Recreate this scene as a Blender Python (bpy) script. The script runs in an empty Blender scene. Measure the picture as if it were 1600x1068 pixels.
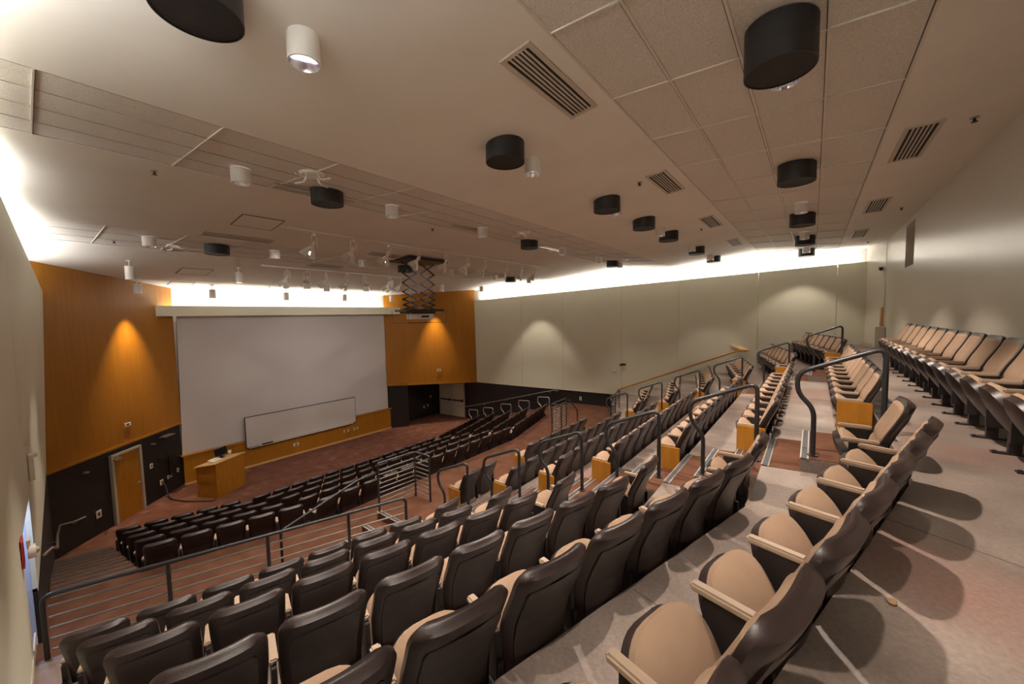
import bpy, bmesh, math, random
from mathutils import Vector, Matrix
random.seed(7)
scn = bpy.context.scene
COL = scn.collection
# ------------------------------------------------------------------ camera
cam_d = bpy.data.cameras.new('camera'); cam = bpy.data.objects.new('camera', cam_d); COL.objects.link(cam)
FPX, YAW, PIT, ROL, EYE = 594.2, math.radians(51.57), math.radians(-3.85), math.radians(-1.11), 1.28
cam_d.sensor_width = 36.0; cam_d.lens = 36.0 * FPX / 1600.0; cam_d.clip_start = 0.02; cam_d.clip_end = 200
fw = Vector((math.sin(YAW) * math.cos(PIT), math.cos(YAW) * math.cos(PIT), math.sin(PIT)))
rt = Vector((math.cos(YAW), -math.sin(YAW), 0)); up = rt.cross(fw)
r2 = math.cos(ROL) * rt + math.sin(ROL) * up; u2 = -math.sin(ROL) * rt + math.cos(ROL) * up
cam.matrix_world = Matrix(((r2.x, u2.x, -fw.x, 0), (r2.y, u2.y, -fw.y, 0), (r2.z, u2.z, -fw.z, EYE), (0, 0, 0, 1)))
scn.camera = cam
# ------------------------------------------------------------------ world, exposure
w = bpy.data.worlds.new('world'); scn.world = w; w.use_nodes = True
w.node_tree.nodes['Background'].inputs[0].default_value = (1, .93, .85, 1)
w.node_tree.nodes['Background'].inputs[1].default_value = 0.0
scn.view_settings.view_transform = 'Standard'; scn.view_settings.look = 'None'
scn.view_settings.exposure = 1.15; scn.view_settings.gamma = 1.0; scn.view_settings.use_curve_mapping = False
scn.cycles.max_bounces = 7; scn.cycles.diffuse_bounces = 5; scn.cycles.glossy_bounces = 3
scn.cycles.sample_clamp_indirect = 6.0
WARM = (1.0, .86, .73); COVE = (1.0, .965, .90); COVE_L = (.96, .98, 1.0)
P_SPOT = 255.0; P_COVE = 17.0

def lamp(name, typ, loc, energy, color, rot=None, **kw):
    d = bpy.data.lights.new(name, typ); d.energy = energy; d.color = color
    for k, v in kw.items(): setattr(d, k, v)
    o = bpy.data.objects.new(name, d); COL.objects.link(o); o.location = loc
    if rot is not None: o.rotation_euler = rot
    return o
def aim(o, target):
    o.rotation_euler = (Vector(target) - Vector(o.location)).to_track_quat('-Z', 'Y').to_euler()

# far side wall line, left side wall line
def XW(Y): return 18.56 - .137 * Y
def XL(Y): return -.41 + .0265 * Y
def LT(y): return 2.80 if y < 6.95 else 3.24 - (y - 7.7) * .135
# cove lamps hidden behind the acoustic wall panels and the screen header
for i in range(6):
    y0 = -1.2 + i * 2.8; yc = y0 + 1.4
    zt = 2.24 + .0434 * (16 - yc)
    o = lamp('cove_lamp', 'AREA', (XW(yc) + .22, yc, zt - .06), P_COVE * 1.15, COVE, shape='RECTANGLE', size=.12, size_y=2.75)
    o.rotation_euler = (math.pi, 0, math.atan(.137))
for i in range(6):
    yc = -.2 + i * 2.8
    o = lamp('cove_lamp', 'AREA', (XL(yc) - .22, yc, LT(yc) - .05), P_COVE * (2.1 if yc < 7 else 1.6), COVE_L, shape='RECTANGLE', size=.12, size_y=2.75)
    o.rotation_euler = (math.pi, 0, 0)
for i in range(3):
    o = lamp('cove_lamp', 'AREA', (4.3 + i * 3.1, 18.50, 1.70), P_COVE * 1.3, COVE, shape='RECTANGLE', size=3.0, size_y=.10)
    o.rotation_euler = (math.pi, 0, 0)

# ------------------------------------------------------------------ materials
def mat(name, col, rough=.6, metal=0, spec=.5, emit=None, es=1.0):
    m = bpy.data.materials.new(name); m.use_nodes = True
    b = m.node_tree.nodes['Principled BSDF']
    b.inputs['Base Color'].default_value = (*col, 1); b.inputs['Roughness'].default_value = rough
    b.inputs['Metallic'].default_value = metal; b.inputs['Specular IOR Level'].default_value = spec
    if emit: b.inputs['Emission Color'].default_value = (*emit, 1); b.inputs['Emission Strength'].default_value = es
    return m
def noisy(name, c1, c2, scale=4, rough=.7, detail=6, stretch=(1, 1, 1), bump=0, bscale=60, lo=.35, hi=.65, spec=.4, c3=None, s3=1.0, fine=0):
    m = mat(name, c1, rough, spec=spec); nt = m.node_tree; N = nt.nodes; Lk = nt.links
    b = N['Principled BSDF']
    tc = N.new('ShaderNodeTexCoord'); mp = N.new('ShaderNodeMapping'); mp.inputs['Scale'].default_value = stretch
    Lk.new(tc.outputs['Object'], mp.inputs['Vector'])
    nz = N.new('ShaderNodeTexNoise'); nz.inputs['Scale'].default_value = scale; nz.inputs['Detail'].default_value = detail
    Lk.new(mp.outputs[0], nz.inputs['Vector'])
    cr = N.new('ShaderNodeValToRGB'); cr.color_ramp.elements[0].position = lo; cr.color_ramp.elements[1].position = hi
    cr.color_ramp.elements[0].color = (*c1, 1); cr.color_ramp.elements[1].color = (*c2, 1)
    Lk.new(nz.outputs['Fac'], cr.inputs[0])
    out = cr.outputs[0]
    if c3:
        n3 = N.new('ShaderNodeTexNoise'); n3.inputs['Scale'].default_value = s3; n3.inputs['Detail'].default_value = 3
        Lk.new(mp.outputs[0], n3.inputs['Vector'])
        r3 = N.new('ShaderNodeValToRGB'); r3.color_ramp.elements[0].position = .55; r3.color_ramp.elements[1].position = .75
        Lk.new(n3.outputs['Fac'], r3.inputs[0])
        mx = N.new('ShaderNodeMix'); mx.data_type = 'RGBA'
        Lk.new(r3.outputs[0], mx.inputs['Factor']); Lk.new(out, mx.inputs['A']); mx.inputs['B'].default_value = (*c3, 1)
        out = mx.outputs['Result']
    if fine:
        nf = N.new('ShaderNodeTexNoise'); nf.inputs['Scale'].default_value = 38; nf.inputs['Detail'].default_value = 8; nf.inputs['Roughness'].default_value = .75
        Lk.new(tc.outputs['Object'], nf.inputs['Vector'])
        rf = N.new('ShaderNodeMapRange'); rf.inputs[1].default_value = .3; rf.inputs[2].default_value = .7; rf.inputs[3].default_value = 1 - fine * .5; rf.inputs[4].default_value = 1 + fine * .4
        Lk.new(nf.outputs['Fac'], rf.inputs[0])
        vm = N.new('ShaderNodeVectorMath'); vm.operation = 'SCALE'; Lk.new(out, vm.inputs[0]); Lk.new(rf.outputs[0], vm.inputs['Scale']); out = vm.outputs[0]
    Lk.new(out, b.inputs['Base Color'])
    if bump:
        n2 = N.new('ShaderNodeTexNoise'); n2.inputs['Scale'].default_value = bscale; n2.inputs['Detail'].default_value = 3
        Lk.new(tc.outputs['Object'], n2.inputs['Vector'])
        bp = N.new('ShaderNodeBump'); bp.inputs['Strength'].default_value = bump; bp.inputs['Distance'].default_value = .01
        Lk.new(n2.outputs['Fac'], bp.inputs['Height']); Lk.new(bp.outputs[0], b.inputs['Normal'])
    return m
M = dict(
    plaster=noisy('ceiling_plaster', (.71, .665, .60), (.75, .70, .635), 1.2, .8),
    tile=noisy('acoustic_tile', (.57, .525, .47), (.72, .665, .595), 70, .9, 4, bump=.6, bscale=90),
    tbar=mat('tile_grid_metal', (.62, .58, .52), .5),
    tline=mat('tile_seam', (.30, .27, .235), .8),
    tgap=mat('tile_reveal', (.12, .10, .085), .8),
    panel=noisy('side_wall_panel', (.70, .68, .545), (.73, .71, .57), .8, .55, spec=.4),
    rear=noisy('rear_wall_paint', (.56, .515, .43), (.59, .54, .455), .8, .30, spec=.6),
    white=mat('cove_paint', (.82, .80, .76), .7),
    black=noisy('black_wall_paint', (.018, .014, .014), (.022, .018, .017), 2, .55),
    screen=noisy('screen_cloth', (.60, .55, .535), (.62, .57, .555), .5, .8),
    board=mat('whiteboard_face', (.62, .565, .53), .35),
    wood=noisy('amber_wood_panel', (.36, .140, .008), (.41, .165, .011), 2.2, .42, stretch=(6, 6, .35), spec=.45),
    woodlt=noisy('light_wood_trim', (.60, .36, .15), (.70, .44, .20), 4, .4, stretch=(.5, 1, 4)),
    woodend=noisy('orange_wood_veneer', (.35, .14, .011), (.42, .172, .017), 3, .4, stretch=(4, 4, .6)),
    concrete=noisy('stained_concrete', (.15, .115, .098), (.33, .265, .228), 1.3, .40, 12, c3=(.27, .165, .135), s3=.55, bump=.12, bscale=40, lo=.30, hi=.72, fine=.55),
    carpet=noisy('rust_brown_carpet', (.098, .042, .024), (.135, .061, .037), 3, .95, 8, bump=.5, bscale=160, spec=.1),
    stagec=noisy('rust_stage_carpet', (.155, .066, .044), (.20, .090, .064), 2.2, .95, 8, c3=(.27, .14, .11), s3=2.6, bump=.4, bscale=150, spec=.1),
    shell=noisy('dark_brown_shell', (.022, .0125, .0115), (.029, .0165, .0155), 6, .36, 3, bump=.12, bscale=220, spec=.5),
    fabric=noisy('tan_fabric', (.315, .212, .145), (.355, .24, .165), 5, .85, 6, bump=.25, bscale=260, spec=.15),
    arm=noisy('tan_plastic', (.34, .25, .185), (.37, .275, .20), 3, .5),
    frame=mat('dark_seat_frame', (.020, .015, .015), .45),
    steel=mat('painted_steel_tube', (.055, .055, .06), .38, .6),
    railgrey=mat('pale_steel_tube', (.36, .34, .32), .4, .4),
    bar=mat('grey_rail_bar', (.22, .205, .19), .4, .3),
    steelb=mat('bare_steel', (.45, .43, .40), .35, .9),
    blackm=mat('black_metal', (.012, .011, .012), .45),
    blackbot=noisy('black_grille', (.010, .008, .008), (.016, .013, .012), 40, .6),
    whitem=mat('white_enamel', (.74, .71, .66), .4),
    chrome=mat('lamp_reflector', (.85, .84, .86), .15, .9),
    glow=mat('lamp_lens', (.9, .85, .85), .3, emit=(.92, .80, .95), es=.75),
    slot=mat('vent_slot_dark', (.012, .009, .007), .8),
    vent=mat('vent_metal', (.50, .44, .37), .5),
    nosing=noisy('ribbed_nosing', (.045, .045, .048), (.085, .085, .09), 60, .45, stretch=(.1, 6, 1)),
    alum=mat('nosing_aluminium', (.68, .66, .63), .3, .8),
    doorg=mat('beige_door_paint', (.62, .57, .47), .5),
    trimg=mat('beige_frame_paint', (.46, .42, .34), .5),
    red=mat('red_enamel', (.45, .03, .02), .4),
    blue=mat('bluish_daylit_wall', (.55, .63, .82), .6),  # bluish daylight of the doorway recess put into the wall colour
    scr=mat('monitor_glass', (.012, .012, .015), .2),
    plate=mat('white_plate', (.70, .67, .62), .5),
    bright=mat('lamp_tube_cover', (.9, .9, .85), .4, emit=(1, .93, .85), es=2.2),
    cable=mat('black_cable', (.015, .012, .012), .5),
    leaf=mat('dry_scrap', (.50, .33, .18), .8),
)
# ------------------------------------------------------------------ mesh helpers
def link(name, me, parent=None, loc=None, rotz=0):
    o = bpy.data.objects.new(name, me); COL.objects.link(o)
    if parent: o.parent = parent
    if loc is not None: o.location = loc
    if rotz: o.rotation_euler = (0, 0, rotz)
    return o
def mesh(name, bm, m, smooth=False):
    bmesh.ops.recalc_face_normals(bm, faces=bm.faces[:])
    me = bpy.data.meshes.new(name); bm.to_mesh(me); bm.free()
    for x in (m if isinstance(m, (list, tuple)) else [m]): me.materials.append(M[x])
    if smooth:
        for p in me.polygons: p.use_smooth = True
    return me
def auto_smooth(me, ang=40):
    for p in me.polygons: p.use_smooth = True
    me.set_sharp_from_angle(angle=math.radians(ang))
def box(bm, c, s, rz=0, mi=0, rot=None):
    vs = []
    R = rot if rot is not None else Matrix.Rotation(rz, 3, 'Z')
    for dz in (-.5, .5):
        for dx, dy in ((-.5, -.5), (.5, -.5), (.5, .5), (-.5, .5)):
            vs.append(bm.verts.new(Vector(c) + R @ Vector((dx * s[0], dy * s[1], dz * s[2]))))
    for q in ((0, 3, 2, 1), (4, 5, 6, 7), (0, 1, 5, 4), (1, 2, 6, 5), (2, 3, 7, 6), (3, 0, 4, 7)):
        f = bm.faces.new([vs[i] for i in q]); f.material_index = mi
    return vs
def prism(bm, poly, z0, z1, mi=0):
    """poly: xy list; z0/z1 number or list per vertex"""
    n = len(poly)
    zz0 = z0 if isinstance(z0, (list, tuple)) else [z0] * n
    zz1 = z1 if isinstance(z1, (list, tuple)) else [z1] * n
    a = [bm.verts.new((p[0], p[1], zz0[i])) for i, p in enumerate(poly)]
    b = [bm.verts.new((p[0], p[1], zz1[i])) for i, p in enumerate(poly)]
    for f in (bm.faces.new(a[::-1]), bm.faces.new(b)): f.material_index = mi
    for i in range(n):
        f = bm.faces.new((a[i], a[(i + 1) % n], b[(i + 1) % n], b[i])); f.material_index = mi
def slab(bm, pts, off, mi=0):
    """flat polygon pts (3d) given thickness vector off"""
    off = Vector(off)
    a = [bm.verts.new(p) for p in pts]; b = [bm.verts.new(Vector(p) + off) for p in pts]
    n = len(pts)
    for f in (bm.faces.new(a[::-1]), bm.faces.new(b)): f.material_index = mi
    for i in range(n):
        f = bm.faces.new((a[i], a[(i + 1) % n], b[(i + 1) % n], b[i])); f.material_index = mi
def cyl(bm, p0, p1, r0, r1=None, seg=24, cap=True, mi=0):
    r1 = r0 if r1 is None else r1
    p0 = Vector(p0); p1 = Vector(p1); d = (p1 - p0).normalized()
    a = d.orthogonal().normalized(); b = d.cross(a)
    A = []; B = []
    for i in range(seg):
        t = 2 * math.pi * i / seg; v = a * math.cos(t) + b * math.sin(t)
        A.append(bm.verts.new(p0 + v * r0)); B.append(bm.verts.new(p1 + v * r1))
    for i in range(seg):
        f = bm.faces.new((A[i], A[(i + 1) % seg], B[(i + 1) % seg], B[i])); f.material_index = mi
    if cap:
        bm.faces.new(A[::-1]).material_index = mi; bm.faces.new(B).material_index = mi
def fillet(path, r, n=6):
    P = [Vector(p) for p in path]; out = [P[0]]
    for i in range(1, len(P) - 1):
        a, b, c = P[i - 1], P[i], P[i + 1]
        d1 = (a - b); d2 = (c - b); rr = min(r, d1.length * .48, d2.length * .48)
        s = b + d1.normalized() * rr; e = b + d2.normalized() * rr
        for k in range(n + 1):
            t = k / n; out.append(s * (1 - t) ** 2 + b * 2 * t * (1 - t) + e * t * t)
    out.append(P[-1]); return out
def tube(bm, path, r, seg=12, fil=0, mi=0):
    P = fillet(path, fil) if fil else [Vector(p) for p in path]
    rings = []; prev = None
    for i, p in enumerate(P):
        d = (P[min(i + 1, len(P) - 1)] - P[max(i - 1, 0)]).normalized()
        if prev is None: a = d.orthogonal().normalized()
        else: a = (prev - d * prev.dot(d)).normalized()
        prev = a; b = d.cross(a)
        rings.append([bm.verts.new(p + (a * math.cos(2 * math.pi * k / seg) + b * math.sin(2 * math.pi * k / seg)) * r) for k in range(seg)])
    for i in range(len(rings) - 1):
        for k in range(seg):
            f = bm.faces.new((rings[i][k], rings[i][(k + 1) % seg], rings[i + 1][(k + 1) % seg], rings[i + 1][k])); f.material_index = mi
    bm.faces.new(rings[0][::-1]).material_index = mi; bm.faces.new(rings[-1]).material_index = mi
def tag(o, label, cat, group=None):
    o['label'] = label; o['category'] = cat
    if group: o['group'] = group
    return o
def struct(name, bm, m, smooth=False):
    me = mesh(name, bm, m)
    if smooth: auto_smooth(me)
    o = link(name, me); o['kind'] = 'structure'; return o
def empty(name, loc, rotz=0):
    o = bpy.data.objects.new(name, None); COL.objects.link(o); o.location = loc; o.rotation_euler = (0, 0, rotz); o.empty_display_size = .1
    return o
def part(name, bm, m, parent, smooth=True, label=None):
    me = mesh(name, bm, m)
    if smooth: auto_smooth(me)
    o = link(name, me, parent)
    if label: o['label'] = label
    return o
ORD = ['first', 'second', 'third', 'fourth', 'fifth', 'sixth', 'seventh', 'eighth', 'ninth', 'tenth', 'eleventh', 'twelfth', 'thirteenth', 'fourteenth', 'fifteenth', 'sixteenth', 'seventeenth', 'eighteenth', 'nineteenth', 'twentieth', '21st', '22nd', '23rd', '24th', '25th', '26th', '27th', '28th']
# ================================================================== SETTING
# ceiling profile (Y, z): plaster and tile bands alternate in a saw-tooth
PY = [-1.85, -.65, 1.80, 4.85, 7.10, 10.46, 13.21, 19.1]; PZ = [3.53, 3.50, 3.64, 3.29, 3.475, 3.124, 3.163, 2.54]
def cz(Y):
    for i in range(len(PY) - 1):
        if Y <= PY[i + 1]: 
            t = (Y - PY[i]) / (PY[i + 1] - PY[i]); return PZ[i] + t * (PZ[i + 1] - PZ[i])
    return PZ[-1]
def cslope(Y):
    for i in range(len(PY) - 1):
        if Y <= PY[i + 1]: return math.atan2(PZ[i + 1] - PZ[i], PY[i + 1] - PY[i])
    return 0
XA, XB = -1.1, 19.7
for i in range(7):
    bm = bmesh.new(); tile = i in (1, 3, 5); lift = .012 if tile else 0
    y0, y1, z0, z1 = PY[i], PY[i + 1], PZ[i] + lift, PZ[i + 1] + lift
    slab(bm, [(XA, y0, z0), (XB, y0, z0), (XB, y1, z1), (XA, y1, z1)], (0, 0, .25))
    struct('ceiling', bm, 'tile' if tile else 'plaster')
# tile grids: lay-in bars on the three tile bands
for bi, (i, ncol, x0, st) in enumerate(((1, 4, 4.14 - 1.27 * 4, 1.27), (3, 4, .14 - 1.235, 1.235), (5, 3, .99 - 1.2 * 2, 1.2))):
    bm = bmesh.new(); y0, y1, z0, z1 = PY[i], PY[i + 1], PZ[i], PZ[i + 1]
    a = math.atan2(z1 - z0, y1 - y0); Rx = Matrix.Rotation(a, 3, 'X'); ln = math.hypot(y1 - y0, z1 - z0)
    for k in range(ncol + 1):
        t = k / ncol; wd = .022 if bi == 0 else .005
        box(bm, ((XA + XB) / 2, y0 + t * (y1 - y0), z0 + t * (z1 - z0) + (.006 if bi == 0 else .0095)), (XB - XA, wd, .02 if bi == 0 else .006), rot=Rx, mi=0 if bi == 0 else 1)
        if bi == 0 or k == 0: box(bm, ((XA + XB) / 2, y0 + t * (y1 - y0) + .014, z0 + t * (z1 - z0) + .009), (XB - XA, .010, .012), rot=Rx, mi=1)
    x = x0
    while x < XB:
        if x > XA:
            box(bm, (x, (y0 + y1) / 2, (z0 + z1) / 2 + .006), (.014, ln, .018), rot=Rx)
            box(bm, (x + .011, (y0 + y1) / 2, (z0 + z1) / 2 + .010), (.008, ln, .012), rot=Rx, mi=1)
        x += st
    struct('ceiling_grid', bm, ['tbar', 'tgap' if bi == 0 else 'tline'])
# rear wall with a deep rectangular opening
bm = bmesh.new()
def wallrect(bm, x0, x1, z0, z1, y, t=-.12): box(bm, ((x0 + x1) / 2, y + t / 2, (z0 + z1) / 2), (x1 - x0, abs(t), z1 - z0))
hx0, hx1, hz0, hz1 = 13.14, 14.25, 2.34, 3.40
YR = -1.83
wallrect(bm, -1.1, hx0, -.3, 3.8, YR); wallrect(bm, hx1, 19.6, -.3, 3.8, YR)
wallrect(bm, hx0, hx1, -.3, hz0, YR); wallrect(bm, hx0, hx1, hz1, 3.8, YR)
wallrect(bm, hx0 - .1, hx1 + .1, hz0 - .1, hz1 + .1, YR - .5)
box(bm, (hx0 - .05, YR - .31, (hz0 + hz1) / 2), (.1, .38, 1.2)); box(bm, (hx1 + .05, YR - .31, (hz0 + hz1) / 2), (.1, .38, 1.2))
box(bm, ((hx0 + hx1) / 2, YR - .31, hz0 - .05), (1.3, .38, .1)); box(bm, ((hx0 + hx1) / 2, YR - .31, hz1 + .05), (1.3, .38, .1))
struct('wall_rear', bm, 'rear')
# pier in the far rear corner
bm = bmesh.new(); prism(bm, [(17.55, YR + .01), (18.95, YR + .01), (19.0, -1.46), (18.76, -1.46)], -.2, 3.6)
struct('wall_corner_pier', bm, 'rear')
bm = bmesh.new(); box(bm, (18.0, YR + .26, .05), (1.3, .02, .10), rz=.25); struct('baseboard_rear', bm, 'trimg')
# far (right-hand) side: white wall behind, panels in front
bm = bmesh.new()
slab(bm, [(XW(-1.9) + .42, -1.9, -5), (XW(19.2) + .42, 19.2, -5), (XW(19.2) + .42, 19.2, 4), (XW(-1.9) + .42, -1.9, 4)], (.15, 0, 0))
struct('wall_right', bm, 'white')
def ztop(y): return 2.24 + .0434 * (16 - y)
seams = [-1.49, -.65, 1.78, 4.72, 7.22, 10.23, 12.65, 15.90]
for a, b in zip(seams[:-1], seams[1:]):
    a2, b2 = a + .006, b - .006
    if a < 7.8 < b: zb = [(-3.2, -2.63)]
    bm = bmesh.new()
    zb = -3.3 if b < 7.9 else -2.63
    xa, xb = XW(a2), XW(b2)
    if b == 15.90: slab(bm, [(XW(a2), a2, zb), (16.43, 15.76, zb), (16.36, 15.97, ztop(15.97)), (XW(a2), a2, ztop(a2))], (.05, 0, 0))
    else: slab(bm, [(xa, a2, zb), (xb, b2, zb), (xb, b2, ztop(b2)), (xa, a2, ztop(a2))], (.05, 0, 0))
    struct('wall_right_panel', bm, 'panel')
bm = bmesh.new()
slab(bm, [(XW(-1.4) + .03, -1.4, 2.2), (XW(15.9) + .03, 15.9, 2.0), (XW(15.9) + .03, 15.9, 2.0), (XW(-1.4) + .03, -1.4, 2.2)][:3], (.01, 0, 0)); bm.free()
# cove shelf closing the gap between panel and wall
bm = bmesh.new()
slab(bm, [(XW(-1.45) + .05, -1.45, 2.6), (XW(15.9) + .05, 15.9, 1.95), (XW(15.9) + .43, 15.9, 1.95), (XW(-1.45) + .43, -1.45, 2.6)], (0, 0, -.03))
struct('trim_cove_shelf_right', bm, 'white')
# black base wall on the far side with the double door
bm = bmesh.new()
def bw(y0, y1, z0, z1, off=.03, th=.06): slab(bm, [(XW(y0) + off, y0, z0), (XW(y1) + off, y1, z0), (XW(y1) + off, y1, z1), (XW(y0) + off, y0, z1)], (th, 0, 0))
bw(7.80, 16.72, -5.0, -2.60); bw(18.72, 18.95, -5.0, -2.4); bw(16.72, 18.72, -2.72, -2.4)
struct('wall_right_base', bm, 'black')
def door_leaf(y0, y1, parent):
    bm = bmesh.new(); slab(bm, [(XW(y0) + .03, y0, -4.89), (XW(y1) + .03, y1, -4.89), (XW(y1) + .03, y1, -2.78), (XW(y0) + .03, y0, -2.78)], (.04, 0, 0))
    d = part('door_leaf', bm, 'doorg', parent, False)
    bm = bmesh.new(); ya, yb = y0 + .08, y1 - .08
    tube(bm, [(XW(ya) - .05, ya, -3.87), (XW(yb) - .05, yb, -3.87)], .042, 10)
    box(bm, (XW(y0 + .12) - .01, y0 + .12, -3.87), (.08, .10, .14)); box(bm, (XW(yb) - .01, yb, -3.87), (.08, .06, .08))
    part('panic_bar', bm, 'blackm', d)
d1 = empty('door_1', (0, 0, 0)); d1['kind'] = 'structure'; d1['label'] = 'beige double door with dark push bars below the amber panel'
door_leaf(16.78, 17.72, d1); door_leaf(17.76, 18.66, d1)
bm = bmesh.new()
for y in (16.75, 18.69): box(bm, (XW(y) + .03, y, -3.83), (.10, .06, 2.14))
box(bm, (XW(17.7) + .03, 17.72, -2.745), (.10, 1.95, .05), rz=math.atan(.137))
part('door_frame', bm, 'trimg', d1, False)
# left side wall
zlt = lambda y: 3.24 - .0185 * (y - 8) ** 1 * 6.3
bm = bmesh.new()
slab(bm, [(XL(-1.9) - .45, -1.9, -5), (XL(16) - .45, 16, -5), (XL(16) - .45, 16, 4), (XL(-1.9) - .45, -1.9, 4)], (-.15, 0, 0))
struct('wall_left', bm, 'white')
bm = bmesh.new()
def XT(y): return XL(y) + .235 * max(0, (y - 8) / 7.7)
for ya, yb, yt, b0, b1 in ((-1.82, 3.0, 3.0, -.6, -2.3), (3.0, 6.95, 6.95, -2.3, -3.3), (6.95, 8.60, 8.60, -1.15, -1.15), (8.60, 15.47, 15.70, -2.5, -2.47)):
    slab(bm, [(XL(ya), ya, b0), (XL(yb), yb, b1), (XT(yt), yt, LT(yt)), (XT(ya), ya, LT(ya))], (-.06, 0, 0))
struct('wall_left_panel', bm, 'panel')
bm = bmesh.new()
slab(bm, [(XL(8.6) - .005, 8.6, -5.0), (-.005, 15.47, -5.0), (-.005, 15.47, -2.46), (XL(8.6) - .005, 8.6, -2.46)], (-.10, 0, 0))
struct('wall_left_base', bm, 'black')
bm = bmesh.new(); slab(bm, [(XL(5.0) + .012, 5.0, -2.55), (XL(7.3) + .012, 7.3, -2.55), (XL(7.3) + .012, 7.3, -2.43), (XL(5.0) + .012, 5.0, -2.43)], (-.015, 0, 0))
struct('baseboard_left', bm, 'trimg')
# doorway recess in the left wall at the cross aisle
bm = bmesh.new()
box(bm, (XL(7.8) - .36, 7.8, -2.2), (.04, 1.9, 2.3)); box(bm, (XL(8.6) - .2, 8.615, -2.2), (.30, .03, 2.2)); box(bm, (XL(6.95) - .2, 6.935, -2.2), (.30, .03, 2.2))
box(bm, (XL(7.8) - .2, 7.8, -1.13), (.34, 1.66, .04))
struct('wall_doorway_recess', bm, 'blue')
bm = bmesh.new(); box(bm, (XL(7.8) - .31, 7.8, -2.9), (.05, 1.6, 1.3)); struct('trim_doorway_base', bm, 'black')
lamp('doorway_daylight_fill', 'AREA', (XL(7.9) - .2, 7.9, -1.17), 5, (.60, .72, 1.0), (0, 0, 0), shape='RECTANGLE', size=.2, size_y=1.2)  # added bluish area light, stands in for daylight inside the recess
# front: splayed amber panels, screen wall, black bases
ZP = -2.52
bm = bmesh.new(); slab(bm, [(.0, 15.46, ZP), (3.30, 18.76, ZP + .05), (3.30, 18.76, 2.9), (.0, 15.46, 3.2)], (-.1, .1, 0)); struct('wall_splay_left', bm, 'wood')
bm = bmesh.new(); slab(bm, [(-.02, 15.40, ZP - .07), (3.30, 18.72, ZP - .02), (3.30, 18.72, ZP + .05), (-.02, 15.40, ZP)], (-.06, .06, 0)); struct('trim_1', bm, 'woodend')
bm = bmesh.new(); slab(bm, [(-.05, 15.47, -5.0), (3.25, 18.77, -5.0), (3.25, 18.77, ZP), (-.05, 15.47, ZP)], (-.1, .1, 0)); struct('wall_splay_left_base', bm, 'black')
bm = bmesh.new(); slab(bm, [(12.20, 18.72, ZP + .10), (16.42, 15.78, ZP - .04), (16.42, 15.78, 3.1), (12.20, 18.72, 2.9)], (.07, .1, 0)); struct('wall_splay_right', bm, 'wood')
bm = bmesh.new(); slab(bm, [(12.17, 18.66, ZP + .03), (16.40, 15.74, ZP - .11), (16.40, 15.74, ZP - .04), (12.17, 18.66, ZP + .10)], (.5, .72, 0)); struct('trim_2', bm, 'woodend')
bm = bmesh.new()
slab(bm, [(12.2, 18.95, -5.0), (16.6, 18.95, -5.0), (16.6, 18.95, -2.3), (12.2, 18.95, -2.3)], (0, .1, 0))
prism(bm, [(12.27, 18.68), (13.12, 18.06), (13.2, 18.9), (12.27, 18.9)], -4.95, -2.42)
struct('wall_alcove', bm, 'black')
bm = bmesh.new(); slab(bm, [(12.25, 18.7, -2.40), (16.4, 15.8, -2.50), (16.6, 19.0, -2.42), (12.25, 19.0, -2.40)], (0, 0, .05)); struct('ceiling_alcove', bm, 'black')
YS = 18.72
bm = bmesh.new(); box(bm, (7.75, YS + .20, -1.0), (9.2, .1, 8.0)); struct('wall_front', bm, 'white')
bm = bmesh.new(); slab(bm, [(3.27, YS + .03, -3.80), (12.24, YS + .03, -3.80), (12.24, YS + .03, 1.55), (3.40, YS + .03, 1.55)], (0, .04, 0))
tag(struct('projection_screen', bm, 'screen'), 'huge pale grey projection screen filling the front wall', 'screen')
bpy.data.objects['projection_screen'].pop('kind', None)
bm = bmesh.new(); slab(bm, [(2.50, 18.22, 1.53), (13.08, 18.22, 1.53), (13.08, 18.22, 1.90), (2.50, 18.22, 1.90)], (0, .06, 0))
slab(bm, [(2.8, 18.28, 1.53), (12.95, 18.28, 1.53), (12.5, 18.74, 1.53), (3.2, 18.74, 1.53)], (0, 0, .03))
struct('trim_screen_header', bm, 'panel')
bm = bmesh.new(); slab(bm, [(3.26, YS - .12, -4.90), (12.28, YS - .12, -4.90), (12.28, YS - .12, -3.80), (3.26, YS - .12, -3.80)], (0, .17, 0)); struct('wall_front_wainscot', bm, 'wood')
bm = bmesh.new(); slab(bm, [(3.20, YS - .17, -3.80), (12.34, YS - .17, -3.80), (12.34, YS - .17, -3.75), (3.20, YS - .17, -3.75)], (0, .22, 0)); struct('trim_3', bm, 'woodend')
bm = bmesh.new(); slab(bm, [(3.24, YS - .14, -4.90), (12.30, YS - .14, -4.90), (12.30, YS - .14, -4.82), (3.24, YS - .14, -4.82)], (0, .06, 0)); struct('baseboard_front', bm, 'woodlt')
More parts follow.
